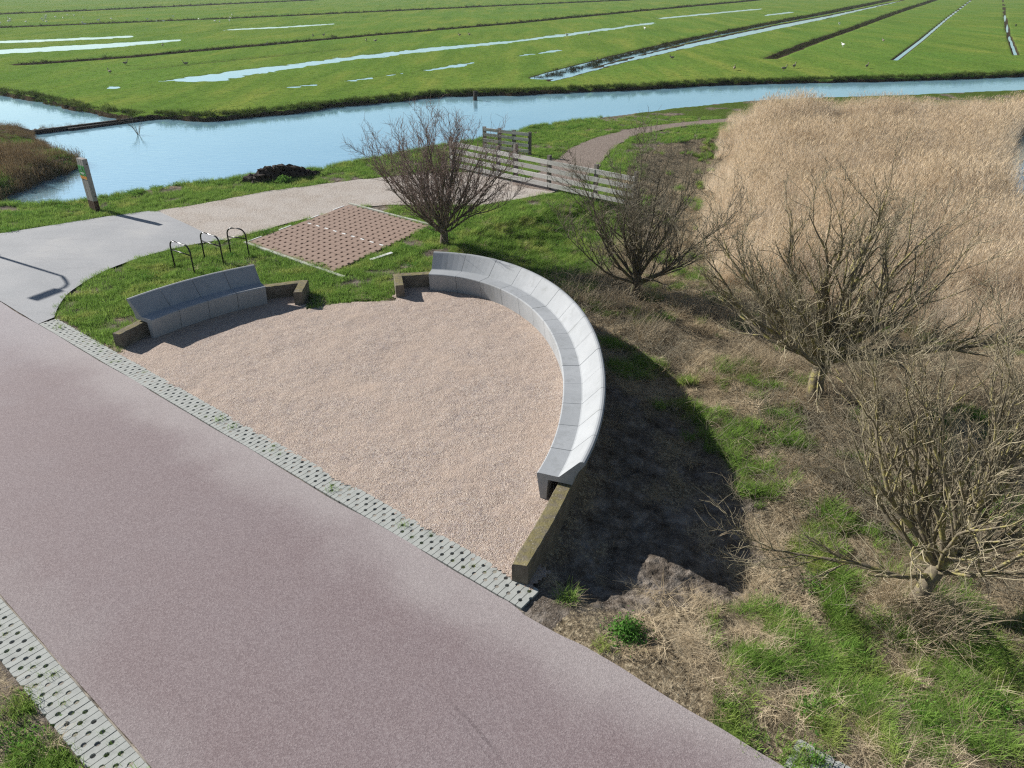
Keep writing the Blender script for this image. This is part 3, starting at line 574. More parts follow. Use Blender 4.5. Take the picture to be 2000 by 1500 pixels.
# material reads local y as distance from the plaza-side edge, so mirror it
for v in me.vertices: v.co.y = -v.co.y
me.flip_normals()
ro = obj('road', me, M['road']); ro.matrix_world = Matrix(((E1[0], E2[0], 0, RO[0]), (E1[1], E2[1], 0, RO[1]), (0, 0, 1, 0.0), (0, 0, 0, 1))); tag(ro, kind='structure')
asp = S['asphalt']; curve = smooth_line(asp[10:19], 2)
sheet('path', ragged(asp[:10] + curve + asp[19:], 0.15, 0.012, 2), 0.004, M['asphalt'])
gp = S['gravel_path']; sheet('gravel_path', ragged(gp, 0.18, 0.09, 5), -0.004, M['path'])
sheet('dirt_track', ragged(S['track'], 0.2, 0.12, 8), 0.0, M['track'])
# plaza gravel: fine grid with slight raking and footprints
x0, x1, y0, y1, st = -9.2, 1.7, 6.6, 18.4, 0.06
gx, gy = np.meshgrid(np.arange(x0, x1, st), np.arange(y0, y1, st)); nr, nc = gx.shape
gz = -0.006 + (fbm(gx * 1.2, gy * 1.2, 3, 51) - 0.5) * 0.03 + (fbm(gx * 6, gy * 6, 2, 52) - 0.5) * 0.020
ii = np.arange(nr * nc).reshape(nr, nc); F = np.stack((ii[:-1, :-1], ii[:-1, 1:], ii[1:, 1:], ii[1:, :-1]), -1).reshape(-1, 4)
cx = gx[:-1, :-1].ravel() + st / 2; cy = gy[:-1, :-1].ravel() + st / 2
t_ = (cx - RO[0]) * E2[0] + (cy - RO[1]) * E2[1]; s_ = (cx - RO[0]) * E1[0] + (cy - RO[1]) * E1[1]
keep = ((t_ > -0.8) & (s_ > 3.0) & (s_ < 14.1)) | inside(cx + (fbm(cx * 3, cy * 3, 2, 53) - 0.5) * 0.25, cy + (fbm(cx * 3, cy * 3, 2, 54) - 0.5) * 0.25, S['plaza'])
keep &= t_ < -0.35 - 0.03 * vnoise(s_ * 4, s_ * 0)
F = F[keep]; used, inv = np.unique(F, return_inverse=True); V = np.c_[gx.ravel(), gy.ravel(), gz.ravel()][used]
tag(obj('gravel_plaza', mesh_from('gravel_plaza', V, inv.reshape(-1, 4), True), M['gravel']), kind='structure')

# ------------------------------------------------------------------ concrete grid pavers along both road edges
def paver_mesh():
    mb = MB(); gap = 0.009; pitch = 0.098; R = 0.026
    def side(kind, sgn):
        c = (0.105, 0.30) if kind else (0.205,)
        pts = [(0.0, 0.0)]
        for t in c:
            for a in (-90, -45, 0, 45, 90): pts.append((t + R * 1.15 * math.sin(math.radians(a)), R * math.cos(math.radians(a))))
        if not kind: pts += [(0.372, 0.0), (0.40, R)]
        else: pts += [(0.40, 0.0)]
        return pts
    for b in range(6):
        k0 = b % 2 == 1; k1 = not k0
        xl = b * pitch + gap / 2; xr = (b + 1) * pitch - gap / 2
        L_ = [(xl + d, t) for t, d in side(k0, 1)]; R_ = [(xr - d, t) for t, d in side(k1, -1)]
        mb.prism(R_ + L_[::-1], -0.07, 0.0)
    return mb.mesh('paver')
pm = paver_mesh(); pm.materials.append(M['grid'])
holes = []
def strip(label, s0, s1, t0, sgn, zt, skip=None):
    root = tag(empty('paver_strip', (*road_pt(s0, t0), 0)), kind='structure')
    s = s0
    while s < s1:
        o = link(bpy.data.objects.new('paver', pm), root)
        ex = E1; ey = E2 * sgn; p = E1 * (s - s0)
        dz = random.uniform(-0.004, 0.004) + (zt(s) if zt else 0)
        o.matrix_local = Matrix(((ex[0], ey[0], 0, p[0]), (ex[1], ey[1], 0, p[1]), (0, 0, 1, dz), (0, 0, 0, 1))) @ Matrix.Rotation(random.uniform(-0.012, 0.012), 4, 'Z')
        for b in range(6):
            for t in ((0.105, 0.30) if b % 2 == 0 else (0.205,)): holes.append((*(road_pt(s + (b + 1) * 0.098, t0 + sgn * t)), sgn))
        s += 0.59
    return root
def bedding(s0, s1, t0, t1):
    a, b_ = np.meshgrid(np.arange(s0, s1, 0.035), np.arange(t0, t1, 0.035)); p = RO[None] + E1[None] * a.ravel()[:, None] + E2[None] * b_.ravel()[:, None]
    z = -0.014 + (fbm(p[:, 0] * 5, p[:, 1] * 5, 2, 91) - 0.5) * 0.075; z = np.minimum(z, -0.006); i = np.arange(a.size).reshape(a.shape)
    F = np.stack((i[:-1, :-1], i[:-1, 1:], i[1:, 1:], i[1:, :-1]), -1).reshape(-1, 4)[:, ::-1]
    tag(obj('bedding_sand', mesh_from('bedding_sand', np.c_[p, z], np.ascontiguousarray(F), True), M['sand']), kind='structure')
bedding(0.05, 14.1, -0.42, 0.0); bedding(6.0, 17.0, ROAD_W, ROAD_W + 0.42)
strip('plaza', 0.05, 13.7, -0.02, -1, None)
for s in (17.6,): strip('buried', s, s + 0.3, -0.02, -1, lambda s: -0.028)
strip('verge', 6.0, 17.0, ROAD_W + 0.02, 1, None)

# ------------------------------------------------------------------ parking bay of brown blocks
NA, NB = 15, 19
va = ((PK[1] - PK[0]) + (PK[3] - PK[2])) / 2 / NA; vb = ((PK[2] - PK[0]) + (PK[3] - PK[1])) / 2 / NB
pk0 = sum(PK) / 4 - va * NA / 2 - vb * NB / 2
park = tag(empty('parking_pavement', (pk0[0], pk0[1], 0)), kind='structure')
def uv(u, v): q = va * u + vb * v; return (q[0], q[1])
mb = MB(); e = 0.012
mb.prism([uv(e, e), uv(1 - e, e), uv(1 - e, 0.60), uv(0.70, 0.60), uv(0.70, 1 - e), uv(e, 1 - e)], -0.07, 0.0); bmesh_block = mb.mesh('paver_block'); bmesh_block.materials.append(M['brick'])
for i in range(NA):
    for j in range(NB):
        o = link(bpy.data.objects.new('paver_block', bmesh_block), park); q = va * i + vb * j
        o.location = (q[0], q[1], 0.008 + random.uniform(-0.003, 0.003))
for k in range(9):   # white marker stones between the two bays
    mb = MB(); u, v = 7.35, 18.0 - k * 2.0
    u = 0.9 + k * 1.62; v = 9.45
    mb.prism([uv(u, v), uv(u + 0.60, v), uv(u + 0.60, v + 0.26), uv(u, v + 0.26)], -0.06, 0.013); mb.obj('white_marker', M['white'], park)
for k in range(4):
    v0 = 0.2 + k * 5.2
    mb = MB(); mb.prism([uv(-0.35, v0), uv(-0.16, v0), uv(-0.16, v0 + 2.2), uv(-0.35, v0 + 2.2)], -0.06, 0.012); mb.obj('white_marker', M['white'], park)
for (j0, j1) in ((-0.55, -0.12), (NB + 0.1, NB + 0.5)):   # pale kerb stones either side
    u = -0.4
    while u < (NA + 0.3 if j0 < 0 else NA - 1):
        mb = MB(); u1 = u + 3.5; mb.prism([uv(u + 0.03, j0), uv(u1 - 0.03, j0), uv(u1 - 0.03, j1), uv(u + 0.03, j1)], -0.08, 0.03 + random.uniform(-0.006, 0.006)); mb.obj('kerb_stone', M['kerb'], park); u = u1

# ------------------------------------------------------------------ benches and the low walls that carry them
PROFILE = [(0.067, -0.03), (0.0, 0.425), (0.004, 0.442), (0.022, 0.452), (0.338, 0.452), (0.362, 0.464), (0.645, 0.782), (0.664, 0.800), (0.695, 0.812), (0.728, 0.808), (0.750, 0.790), (0.748, 0.765), (0.632, 0.585), (0.592, 0.510), (0.578, 0.42), (0.562, 0.362), (0.180, 0.356), (0.164, -0.03)]
def resample(P, n):
    P = np.array(P); s = np.r_[0, np.cumsum(np.linalg.norm(np.diff(P, axis=0), axis=1))]
    t = np.linspace(0, s[-1], n); return np.c_[np.interp(t, s, P[:, 0]), np.interp(t, s, P[:, 1])], t
def bench(name, P, nseg, label):
    sub = 6; Q, arc = resample(smooth_line(P, 2), nseg * sub + 1); N = outward(Q, np.array((-3.6, 13.4)))
    mid = Q[len(Q) // 2]; root = tag(empty(name, (mid[0], mid[1], 0)), label, 'bench'); k = len(PROFILE)
    for i in range(nseg):
        V = []; A = []
        for j in range(sub + 1):
            q = i * sub + j; c = Q[q].copy(); tng = norm(np.array((-N[q][1], N[q][0])));
            d = (Q[min(q + 1, len(Q) - 1)] - Q[max(q - 1, 0)]); d = d / np.linalg.norm(d)
            shift = 0.005 if j == 0 else (-0.005 if j == sub else 0)
            for r, z in PROFILE:
                p = c + N[q] * r + d * shift; V.append((p[0] - mid[0], p[1] - mid[1], z)); A.append(arc[q])
        F = [(j * k + a, j * k + (a + 1) % k, (j + 1) * k + (a + 1) % k, (j + 1) * k + a) for j in range(sub) for a in range(k)]
        F += [tuple(range(k)), tuple(range((sub + 1) * k - 1, sub * k - 1, -1))]
        me = mesh_from('bench_segment', V, F); fattr(me, 'arc', A)
        bm = bmesh.new(); bm.from_mesh(me); bmesh.ops.recalc_face_normals(bm, faces=bm.faces); bm.to_mesh(me); bm.free()
        o = obj('bench_segment', me, M['concrete'], root); o.location.z = random.uniform(-0.003, 0.003)
    return root
bench('concrete_bench', BR, 14, 'long curved pale concrete bench sweeping round the sunlit side of the gravel plaza')
bench('concrete_bench', BL, 4, 'short curved concrete bench of four blocks with its seat in shade beside the bicycle racks')
def wall(path, label, w=0.215, top=0.315, bot=-0.75, chip=None):
    P, s = resample(path, max(8, int(sum(np.linalg.norm(np.diff(np.array(path), axis=0), axis=1)) / 0.09)))
    # keep sharp corners: insert original corner points
    T = np.gradient(P, axis=0); T = norm(T); N = np.c_[-T[:, 1], T[:, 0]]; mid = P[len(P) // 2]
    sec = [(-w / 2, bot), (-w / 2, -0.1), (-w / 2, 0.12), (-w / 2, top - 0.018), (-w / 2 + 0.014, top), (0, top + 0.002), (w / 2 - 0.014, top), (w / 2, top - 0.018), (w / 2, 0.12), (w / 2, -0.1), (w / 2, bot)]
    k = len(sec); V = []
    for j in range(len(P)):
        for a, (r, z) in enumerate(sec):
            jt = rng.uniform(-1, 1, 3) * 0.004; p = P[j] + N[j] * (r + jt[0]); zz = z + jt[2]
            if chip is not None and 3 <= a <= 7:
                d = np.linalg.norm(p - chip); zz -= max(0, 0.16 - d) * 0.45 * rng.uniform(0.5, 1)
            V.append((p[0] - mid[0], p[1] - mid[1], zz))
    F = [(j * k + a, (j + 1) * k + a, (j + 1) * k + a + 1, j * k + a + 1) for j in range(len(P) - 1) for a in range(k - 1)]
    F += [tuple(range(k)), tuple(range(len(P) * k - 1, (len(P) - 1) * k - 1, -1))]
    me = mesh_from('low_wall', V, F); bm = bmesh.new(); bm.from_mesh(me); bmesh.ops.recalc_face_normals(bm, faces=bm.faces); bm.to_mesh(me); bm.free()
    o = obj('low_wall', me, M['old']); o.location = (mid[0], mid[1], 0); return tag(o, label, 'wall')
def cornered(pts, seg=0.09):
    out = []
    for a, b in zip(pts[:-1], pts[1:]):
        a = np.array(a); b = np.array(b); n = max(1, int(np.linalg.norm(b - a) / seg)); out += [a + (b - a) * i / n for i in range(n)]
    return out + [np.array(pts[-1])]
mid_r = BR + NR * 0.445; mid_l = BL + NL * 0.445
wall([(0.10, 7.27), (0.48, 8.15)] + [tuple(p) for p in mid_r[::-1]] + [(-2.55, 18.03), (-2.86, 18.0)], 'long low weathered wall with a mossy top and chipped end carrying the long curved bench', chip=np.array((0.02, 7.30)), w=0.225, top=0.33)
wall([(-8.52, 14.40)] + [tuple(p) for p in mid_l] + [(-5.60, 17.44), (-5.34, 17.53)], 'short low weathered wall carrying the short bench beside the paver strip')
for a, b, lab in (((-2.965, 18.09), (-2.80, 17.26), 'short stub of old wall turning into the plaza at the long bench'), ((-5.27, 17.62), (-5.225, 16.80), 'short stub of old wall turning into the plaza at the short bench')):
    wall([a, ((a[0] + b[0]) / 2, (a[1] + b[1]) / 2), b], lab, top=0.318)

# ------------------------------------------------------------------ bicycle racks
RL = ('black tubular bicycle rack nearest to the road end of the short bench', 'black tubular bicycle rack standing between the two other racks', 'black tubular bicycle rack beside the kerb of the block-paved parking bay')
for (a, b), lab in zip(S['racks'], RL):
    a = np.array(a); b = np.array(b); w = np.linalg.norm(b - a); root = tag(empty('bicycle_rack', (a[0], a[1], 0), math.atan2(b[1] - a[1], b[0] - a[0])), lab, 'bike rack')
    H = 0.77; r = 0.2; pts = [(0, 0, -0.15), (0, 0, 0.3), (0, 0, H - r)] + [(r - r * math.cos(t), 0, H - r + r * math.sin(t)) for t in np.linspace(0.2, math.pi / 2, 7)]
    pts += [(w - x, y, z) for x, y, z in pts[::-1]]
    mb = MB(); mb.tube(pts, 0.021, 10); mb.obj('hoop', M['black'], root, True)
    mb = MB(); mb.tube([(0.004, 0, 0.50), (w - 0.004, 0, 0.50)], 0.017, 8); mb.obj('crossbar', M['black'], root, True)

# ------------------------------------------------------------------ marker post of three beams
sp0 = np.array(S['sign'][1]); root = tag(empty('sign_post', (sp0[0], sp0[1], -0.05), math.radians(-38)), 'grey timber marker post with a green plaque and brown foot on the canal bank', 'sign post')
for k in range(3):
    x = -0.375 + k * 0.150
    mb = MB(); mb.box((x, 0.08, 1.09), (0.132, 0.16, 1.40), jit=0.003); bm_ = mb.obj('beam', M['beam'], root)
    mb = MB(); mb.box((x, 0.08, 0.14), (0.132, 0.16, 0.50), jit=0.002); mb.obj('foot', M['rust'], root)
mb = MB(); mb.box((-0.225, 0.10, 0.9), (0.42, 0.09, 1.68)); mb.obj('core', M['post'], root)
pl = MB(); pl.box((-0.225, -0.006, 1.40), (0.44, 0.010, 0.34)); plq = pl.obj('plaque', M['green'], root)
mk = MB(); mk.tube([(-0.24, -0.0125, 1.52), (-0.235, -0.0125, 1.48), (-0.225, -0.0125, 1.43)], 0.016, 6); mk.obj('emblem', M['white'], plq)
for z, w_ in ((1.33, 0.26), (1.295, 0.18)): mk = MB(); mk.box((-0.225, -0.0125, z), (w_, 0.004, 0.016)); mk.obj('white_mark', M['white'], plq)
mb = MB(); mb.box((-0.225, -0.006, 1.175), (0.44, 0.010, 0.10)); mb.obj('orange_plate', M['orange'], root)
for z in (0.55, 1.62): mb = MB(); mb.box((0.009, 0.10, z), (0.012, 0.03, 0.03)); mb.obj('bolt', M['black'], root)

# ------------------------------------------------------------------ street lamp left of the view, its shadow lies on the path
LB = np.array((-11.43, 18.35)) - np.array((0.86, -0.51)) * 4.0 / math.tan(SUN_EL)
root = tag(empty('street_lamp', (LB[0], LB[1], 0)), 'slim dark street lamp with a curved arm throwing its shadow over the grey path', 'street lamp')
ad = np.array((-0.42, -0.91)); arm = [(0, 0, z) for z in (-0.2, 1.0, 2.0, 3.0, 3.6)] + [(ad[0] * r, ad[1] * r, 3.6 + 0.42 * math.sin(min(1, r / 0.45) * math.pi / 2)) for r in (0.06, 0.15, 0.28, 0.45, 0.65)]
mb = MB(); mb.tube(arm, [0.06, 0.055, 0.05, 0.045, 0.04, 0.04, 0.038, 0.036, 0.034, 0.034], 10); mb.obj('pole', M['lamp'], root, True)
mb = MB(); az = math.atan2(ad[1], ad[0]); mb.box((ad[0] * 0.98, ad[1] * 0.98, 4.03), (0.75, 0.26, 0.09), az); mb.obj('lamp_head', M['lamp'], root)
mb = MB(); mb.box((0.0, -0.06, 1.78), (0.40, 0.03, 0.36), az + 0.5); mb.obj('sign_panel', M['lamp'], root)

# ------------------------------------------------------------------ board fences at the gate
def fence(pts, posts, heights, bh, label, post_h, nside):
    A = np.array(pts[0]); B = np.array(pts[1]); Lg = np.linalg.norm(B - A); ang = math.atan2(B[1] - A[1], B[0] - A[0])
    zg = float(land(np.array([A[0]]), np.array([A[1]]))[0][0]); root = tag(empty('board_fence', (A[0], A[1], zg), ang), label, 'fence')
    for u in posts:
        mb = MB(); mb.box((u, 0.07, post_h / 2 - 0.2), (0.13, 0.12, post_h + 0.4), jit=0.004); mb.obj('post', M['post'], root)
    spans = list(zip(posts[:-1], posts[1:]))
    for u0, u1 in spans:
        for hz in heights:
            mb = MB(); mb.box(((u0 + u1) / 2, -0.008 * nside - random.uniform(0, 0.01), hz), (u1 - u0 - 0.008, 0.028, bh), random.uniform(-0.003, 0.003), 0.006); mb.obj('board', M['rail'], root)
    return root
fp = S['fence']; fa = np.array(fp[0]); fb = np.array(fp[3]); FL = np.linalg.norm(fb - fa)
fence((fp[0], fp[3]), [0.0, 2.75, 5.4, 7.6, FL], (0.22, 0.50, 0.78, 1.06), 0.16, 'grey four-board timber fence and gate across the gravel path between the bare trees', 1.30, 1)
fq = S['fence_back']; fence((fq[0], fq[3]), [0.0, 0.85, 1.65, 2.5], (0.22, 0.47, 0.72, 0.95), 0.13, 'short three-post board fence standing at the canal edge behind the gate', 1.05, 1)
root = tag(empty('gate_post', (0.15, 29.55, -0.05)), 'lone weathered gate post standing just behind the timber fence', 'post'); mb = MB(); mb.box((0, 0, 0.55), (0.14, 0.14, 1.8), 0.6, 0.005); mb.obj('post', M['post'], root)

# ------------------------------------------------------------------ bare trees
def grow(P0, D0, Ln, n, wob, trop, R):
    B = len(P0); P = np.empty((B, n + 1, 3)); P[:, 0] = P0; D = norm(D0).copy(); step = (Ln / n)[:, None]
    for i in range(n):
        D = D + R.normal(0, wob, (B, 3)) + np.array((0, 0, 1.0)) * (trop[:, None] if not np.isscalar(trop) else trop); D = norm(D); P[:, i + 1] = P[:, i] + D * step
    return P
def spawn(P, Rad, m, t0, t1, ang, R, up=0.15, centre=None):
    """m children on every parent -> start points, directions, parent parameter, parent radius"""
    B, n1, _ = P.shape; n = n1 - 1
    t = (np.linspace(t0, t1, m)[None] + R.uniform(-0.5, 0.5, (B, m)) * (t1 - t0) / m).clip(0.02, 1.0)
    f = t * n; i = np.minimum(f.astype(int), n - 1); w = (f - i)[..., None]; b = np.arange(B)[:, None]
    p = P[b, i] * (1 - w) + P[b, i + 1] * w; T = norm(P[b, i + 1] - P[b, i]); r = Rad[b, i] * (1 - w[..., 0]) + Rad[b, i + 1] * w[..., 0]
    rv = R.normal(0, 1, T.shape); rv[..., 2] += up * 2
    if centre is not None: rv += norm(p - centre) * 0.7
    perp = norm(rv - (rv * T).sum(-1, keepdims=True) * T); a = R.uniform(*ang, (B, m, 1)); d = np.cos(a) * T + np.sin(a) * perp
    return p.reshape(-1, 3), d.reshape(-1, 3), t.ravel(), r.ravel()
def taper(r0, n, end): return r0[:, None] * np.linspace(1, end, n + 1)[None]
def tree(name, label, base, seed, cfg, bark, twig):
    R = np.random.default_rng(seed); bx, by, bz = base; root = tag(empty(name, base), label, 'tree', None)
    H = cfg['trunk']; lean = np.array(cfg.get('lean', (0, 0))); lv = {}
    TP = np.array([[(0, 0, -0.3), (lean[0] * 0.2, lean[1] * 0.2, 0.12 * H), (lean[0] * 0.45, lean[1] * 0.45, 0.45 * H), (lean[0] * 0.75, lean[1] * 0.75, 0.75 * H), (lean[0], lean[1], H)]]) + R.normal(0, 0.015, (1, 5, 3))
    TR = np.array([[1.35, 1.12, 0.95, 1.0, 0.8]]) * cfg['r']
    L1 = cfg['limbs']; n1 = len(L1); f = np.array([l[3] for l in L1])
    P0 = np.stack([np.interp(f * 4, np.arange(5), TP[0][:, a]) for a in range(3)], 1)
    D0 = np.array([(math.sin(math.radians(l[1])) * math.cos(math.radians(l[0])), math.sin(math.radians(l[1])) * math.sin(math.radians(l[0])), math.cos(math.radians(l[1]))) for l in L1])
    Ln = np.array([l[2] for l in L1]); r1 = cfg['r'] * np.array([l[4] if len(l) > 4 else 0.5 for l in L1])
    A = grow(P0, D0, Ln, 9, cfg.get('wob', 0.10), cfg.get('trop', 0.05), R); RA = taper(r1 * 0.72 * cfg.get('fat', 1.0), 9, 0.14)
    c = np.array((lean[0], lean[1], H * 0.8))
    p, d, t, r = spawn(A, RA, cfg['m2'], 0.14, 1.0, (0.25, 0.70), R, 0.35, c)
    B = grow(p, d, cfg['l2'] * np.repeat(Ln, cfg['m2']) ** 0.5 * (1.08 - 0.38 * t) * R.uniform(0.6, 1.25, len(t)), 6, 0.13, 0.055, R); RB = taper(np.minimum(r * 0.66, 0.022 * cfg.get('fat', 1.0)), 6, 0.30)
    p, d, t, r = spawn(B, RB, cfg['m3'], 0.10, 1.0, (0.3, 0.85), R, 0.3, c)
    Cc = grow(p, d, cfg['l3'] * (1.1 - 0.5 * t) * R.uniform(0.5, 1.25, len(t)), 4, 0.17, 0.05, R); RC = taper(np.clip(r * 0.7, 0.006, 0.0095), 4, 0.55)
    p, d, t, r = spawn(Cc, RC, cfg['m4'], 0.2, 1.0, (0.4, 1.1), R, 0.25)
    Dd = grow(p, d, cfg['l4'] * R.uniform(0.45, 1.3, len(t)), 2, 0.22, 0.05, R); RD = taper(np.full(len(r), cfg.get('tw', 0.0052)), 2, 0.6)
    V, F = merge([tubes(TP, TR, 12), tubes(A, RA, 8)]); obj('trunk', mesh_from('trunk', V, F, True), bark, root)
    V, F = tubes(B, RB, 5); obj('branches', mesh_from('branches', V, F, True), bark, root)
    V, F = merge([tubes(Cc, RC, 3), tubes(Dd, RD, 3)]); obj('twigs', mesh_from('twigs', V, F, True), twig, root)
    return root
T = S['trees']
def zat(x, y): return float(land(np.array([x]), np.array([y]))[0][0])
# limbs: compass angle, tilt from vertical, length, attachment along the trunk, thickness
def bowl(seed, n, tmin, tmax, lmin, lmax, f0, thick, extra=()):
    R = np.random.default_rng(seed); L = []
    for k in range(n):
        u = (k + 0.5) / n; tilt = tmin + (tmax - tmin) * u ** 0.8
        L.append((k * 137.5 + R.uniform(-18, 18), tilt + R.uniform(-5, 5), R.uniform(lmin, lmax), 1.0 - (1 - f0) * u, thick * (1.0 - 0.35 * u) * R.uniform(0.85, 1.15)))
    return L + list(extra)
tree('bare_tree', 'bare bushy tree with reddish twigs growing at the corner of the block-paved parking bay', (*T[0], zat(*T[0])), 11,
     dict(trunk=0.62, r=0.12, trop=0.075, limbs=bowl(1, 16, 6, 72, 2.3, 2.8, 0.5, 0.62, [(180, 55, 2.9, 0.7, 0.5), (5, 58, 2.7, 0.7, 0.5)]), m2=10, l2=0.78, m3=9, l3=0.52, m4=4, l4=0.24, tw=0.0038), M['bark_a'], M['twig_a'])
tree('bare_tree', 'bare dark fan-shaped tree growing between the long bench and the reeds', (*T[1], zat(*T[1])), 23,
     dict(trunk=0.8, r=0.125, trop=0.06, limbs=bowl(2, 14, 6, 68, 2.5, 3.1, 0.5, 0.62, [(178, 58, 2.9, 0.6, 0.5), (2, 62, 3.1, 0.5, 0.5)]), m2=10, l2=0.78, m3=8, l3=0.54, m4=4, l4=0.24, tw=0.0038), M['bark_b'], M['twig_b'])
tree('bare_tree', 'large bare spreading tree with yellow-green lichen on its limbs in front of the reeds', (*T[2], zat(*T[2])), 37,
     dict(trunk=1.05, r=0.15, trop=0.075, wob=0.16, limbs=bowl(3, 17, 14, 80, 2.5, 3.3, 0.7, 0.58, [(-5, 80, 4.2, 0.85, 0.58), (178, 68, 3.2, 0.9, 0.5), (160, 48, 3.1, 0.95, 0.5), (20, 50, 3.3, 0.95, 0.5)]), m2=10, l2=0.76, m3=8, l3=0.50, m4=3, l4=0.22, tw=0.0032, fat=1.2), M['bark_c'], M['twig_c'])
tree('bare_tree', 'bare many-limbed tree with mossy leaning trunk on the verge slope beside the red road', (*T[3], zat(*T[3])), 53,
     dict(trunk=0.72, r=0.105, lean=(0.42, 0.30), trop=0.06, wob=0.16, limbs=bowl(5, 13, 14, 60, 2.4, 3.2, 0.65, 0.6, [(150, 56, 3.0, 0.8, 0.5), (110, 50, 3.1, 0.85, 0.5), (60, 52, 3.3, 0.95, 0.6), (-2, 66, 3.0, 0.95, 0.6)]), m2=10, l2=0.76, m3=8, l3=0.54, m4=3, l4=0.24, tw=0.0024, fat=1.2), M['bark_c'], M['twig_c'])

# ------------------------------------------------------------------ small things
def clods(name, label, cat, pts, rad, hgt, n, mat, seed):
    R = np.random.default_rng(seed); P = np.array(pts); root_p = P[len(P) // 2]; mb = MB(); bm = bmesh.new(); bmesh.ops.create_icosphere(bm, subdivisions=1, radius=1.0); bv = np.array([v.co[:] for v in bm.verts]); bf = [tuple(v.index for v in f.verts) for f in bm.faces]; bm.free()
    Q, _ = resample(P, 200)
    for i in range(n):
        t = R.beta(2, 2); c = Q[int(t * 199)] + R.normal(0, rad * 0.4, 2); u = math.exp(-((np.linalg.norm(c - Q[int(t * 199)]) / rad) ** 2)) * (1 - (2 * t - 1) ** 2)
        z = R.uniform(0, 1) * hgt * u; s = R.uniform(0.06, 0.17)
        v = bv * (1 + R.normal(0, 0.25, (len(bv), 1))) * s * np.array((1.3, 1.0, 0.7)); mb.add(v + np.array((c[0] - root_p[0], c[1] - root_p[1], z)), bf)
    o = mb.obj(name, mat); o.location = (root_p[0], root_p[1], zat(*root_p) - 0.02); return tag(o, label, cat)
clods('peat_heap', 'heap of dark wet peat clods dumped on the canal bank beside the gravel path', 'heap', S['mud_heap'], 0.42, 0.55, 420, M['mud'], 3)
dm = S['dam']; mb = MB(); c = np.array(dm[1]); e = np.array(dm[3]); L_ = np.linalg.norm(e - c); ang = math.atan2(e[1] - c[1], e[0] - c[0])
mb.box((L_ / 2, 0, 0.06), (L_, 0.22, 0.30), jit=0.01); mb.box((L_ * 0.55, -0.3, 0.02), (L_ * 0.6, 0.16, 0.22), 0.03, 0.01); o = mb.obj('timber_beam', M['wetwood']); o.location = (c[0], c[1], WZ); o.rotation_euler = (0, 0, ang); tag(o, 'long dark timber beam closing off the side pond from the canal', 'beam')
clods('earth_mound', 'low dark mound of earth and weeds lying along the timber beam in the canal', 'mound', S['dam_mound'], 0.45, 0.35, 200, M['mud'], 5)
cpx, cpy = S['canal_post'][0]; mb = MB(); mb.tube([(0, 0, -0.6), (0.01, 0, 0.2), (0.03, 0.01, 0.62)], [0.15, 0.15, 0.14], 9); o = mb.obj('mooring_post', M['wetwood']); o.location = (cpx, cpy, WZ); tag(o, 'stubby dark wooden post standing in the canal near the far bank', 'post')
mb = MB(); mb.box((0, 0, 0), (0.75, 0.10, 0.03), jit=0.006); o = mb.obj('plank', M['white']); pq = np.array((-3.75, 20.3)); o.location = (pq[0], pq[1], zat(*pq) + 0.07); o.rotation_euler = (0.1, -0.06, 0.75); tag(o, 'pale plank lying in the grass between parking bay and long bench', 'plank')
R = np.random.default_rng(4); mb = MB()
for k in range(14):
    a = R.uniform(0, 6.28); l = R.uniform(0.4, 0.9); mb.tube([(0, 0, -0.1), (math.cos(a) * l * 0.3, math.sin(a) * l * 0.3, l * 0.6), (math.cos(a) * l * 0.7, math.sin(a) * l * 0.7, l * R.uniform(0.5, 1.1))], [0.012, 0.009, 0.005], 4, False)
o = mb.obj('dead_plant', M['twig_b']); o.location = (-20.9, 42.8, WZ); tag(o, 'dead twiggy plant sticking out of the open water', 'plant')

def bird_mesh(name, mat, neck):
    bm = bmesh.new(); bmesh.ops.create_uvsphere(bm, u_segments=10, v_segments=7, radius=1.0)
    for v in bm.verts:
        x, y, z = v.co; tap = 1 - 0.45 * max(0, -x); v.co = (x * 0.36, y * 0.16 * tap, 0.30 + z * 0.15 * tap + (0.05 if x < -0.6 else 0))
    me = bpy.data.meshes.new(name); bm.to_mesh(me); bm.free()
    mb = MB(); mb.add([v.co[:] for v in me.vertices], [tuple(p.vertices) for p in me.polygons])
    mb.tube([(0.22, 0, 0.33), (0.34, 0, 0.42), (0.38, 0, 0.42 + neck), (0.44, 0, 0.44 + neck), (0.54, 0, 0.41 + neck)], [0.09, 0.055, 0.045, 0.055, 0.012], 7)
    for s in (-0.06, 0.06): mb.tube([(0, s, 0.22), (0.01, s, 0.0)], 0.018, 5); mb.box((0.04, s, 0.006), (0.10, 0.06, 0.012))
    me = mb.mesh(name, True); me.materials.append(mat); return me
GO = bird_mesh('goose', M['goose'], 0.22); GU = bird_mesh('gull', M['gull'], 0.06); CR = bird_mesh('lapwing', M['crow'], 0.05)
def birds(name, me, pts, sc, label, group):
    for x, y in pts:
        o = link(bpy.data.objects.new(name, me)); o.location = (x, y, zat(x, y)); o.rotation_euler = (0, 0, random.uniform(0, 6.28)); o.scale = (sc,) * 3; tag(o, label, 'bird', group)
gs = S['geese']; birds('goose', GO, gs[:3], 0.75, 'grey goose grazing on the meadow close to the far canal bank', 'geese by the canal bank'); birds('goose', GO, gs[3:], 0.7, 'small grey goose standing far out on the wet meadow', 'geese on the meadow')
R = np.random.default_rng(8); birds('white_bird', GU, [(x, y) for x, y in zip(R.uniform(-125, -55, 46), R.uniform(150, 190, 46))], 0.75, 'tiny white bird resting in the flock far out on the meadow', 'white birds on the meadow')
birds('white_bird', GU, [(41.0, 100), (22, 135), (8, 118), (32, 128), (60, 150)], 0.9, 'single white bird standing apart on the open meadow', 'scattered white birds')
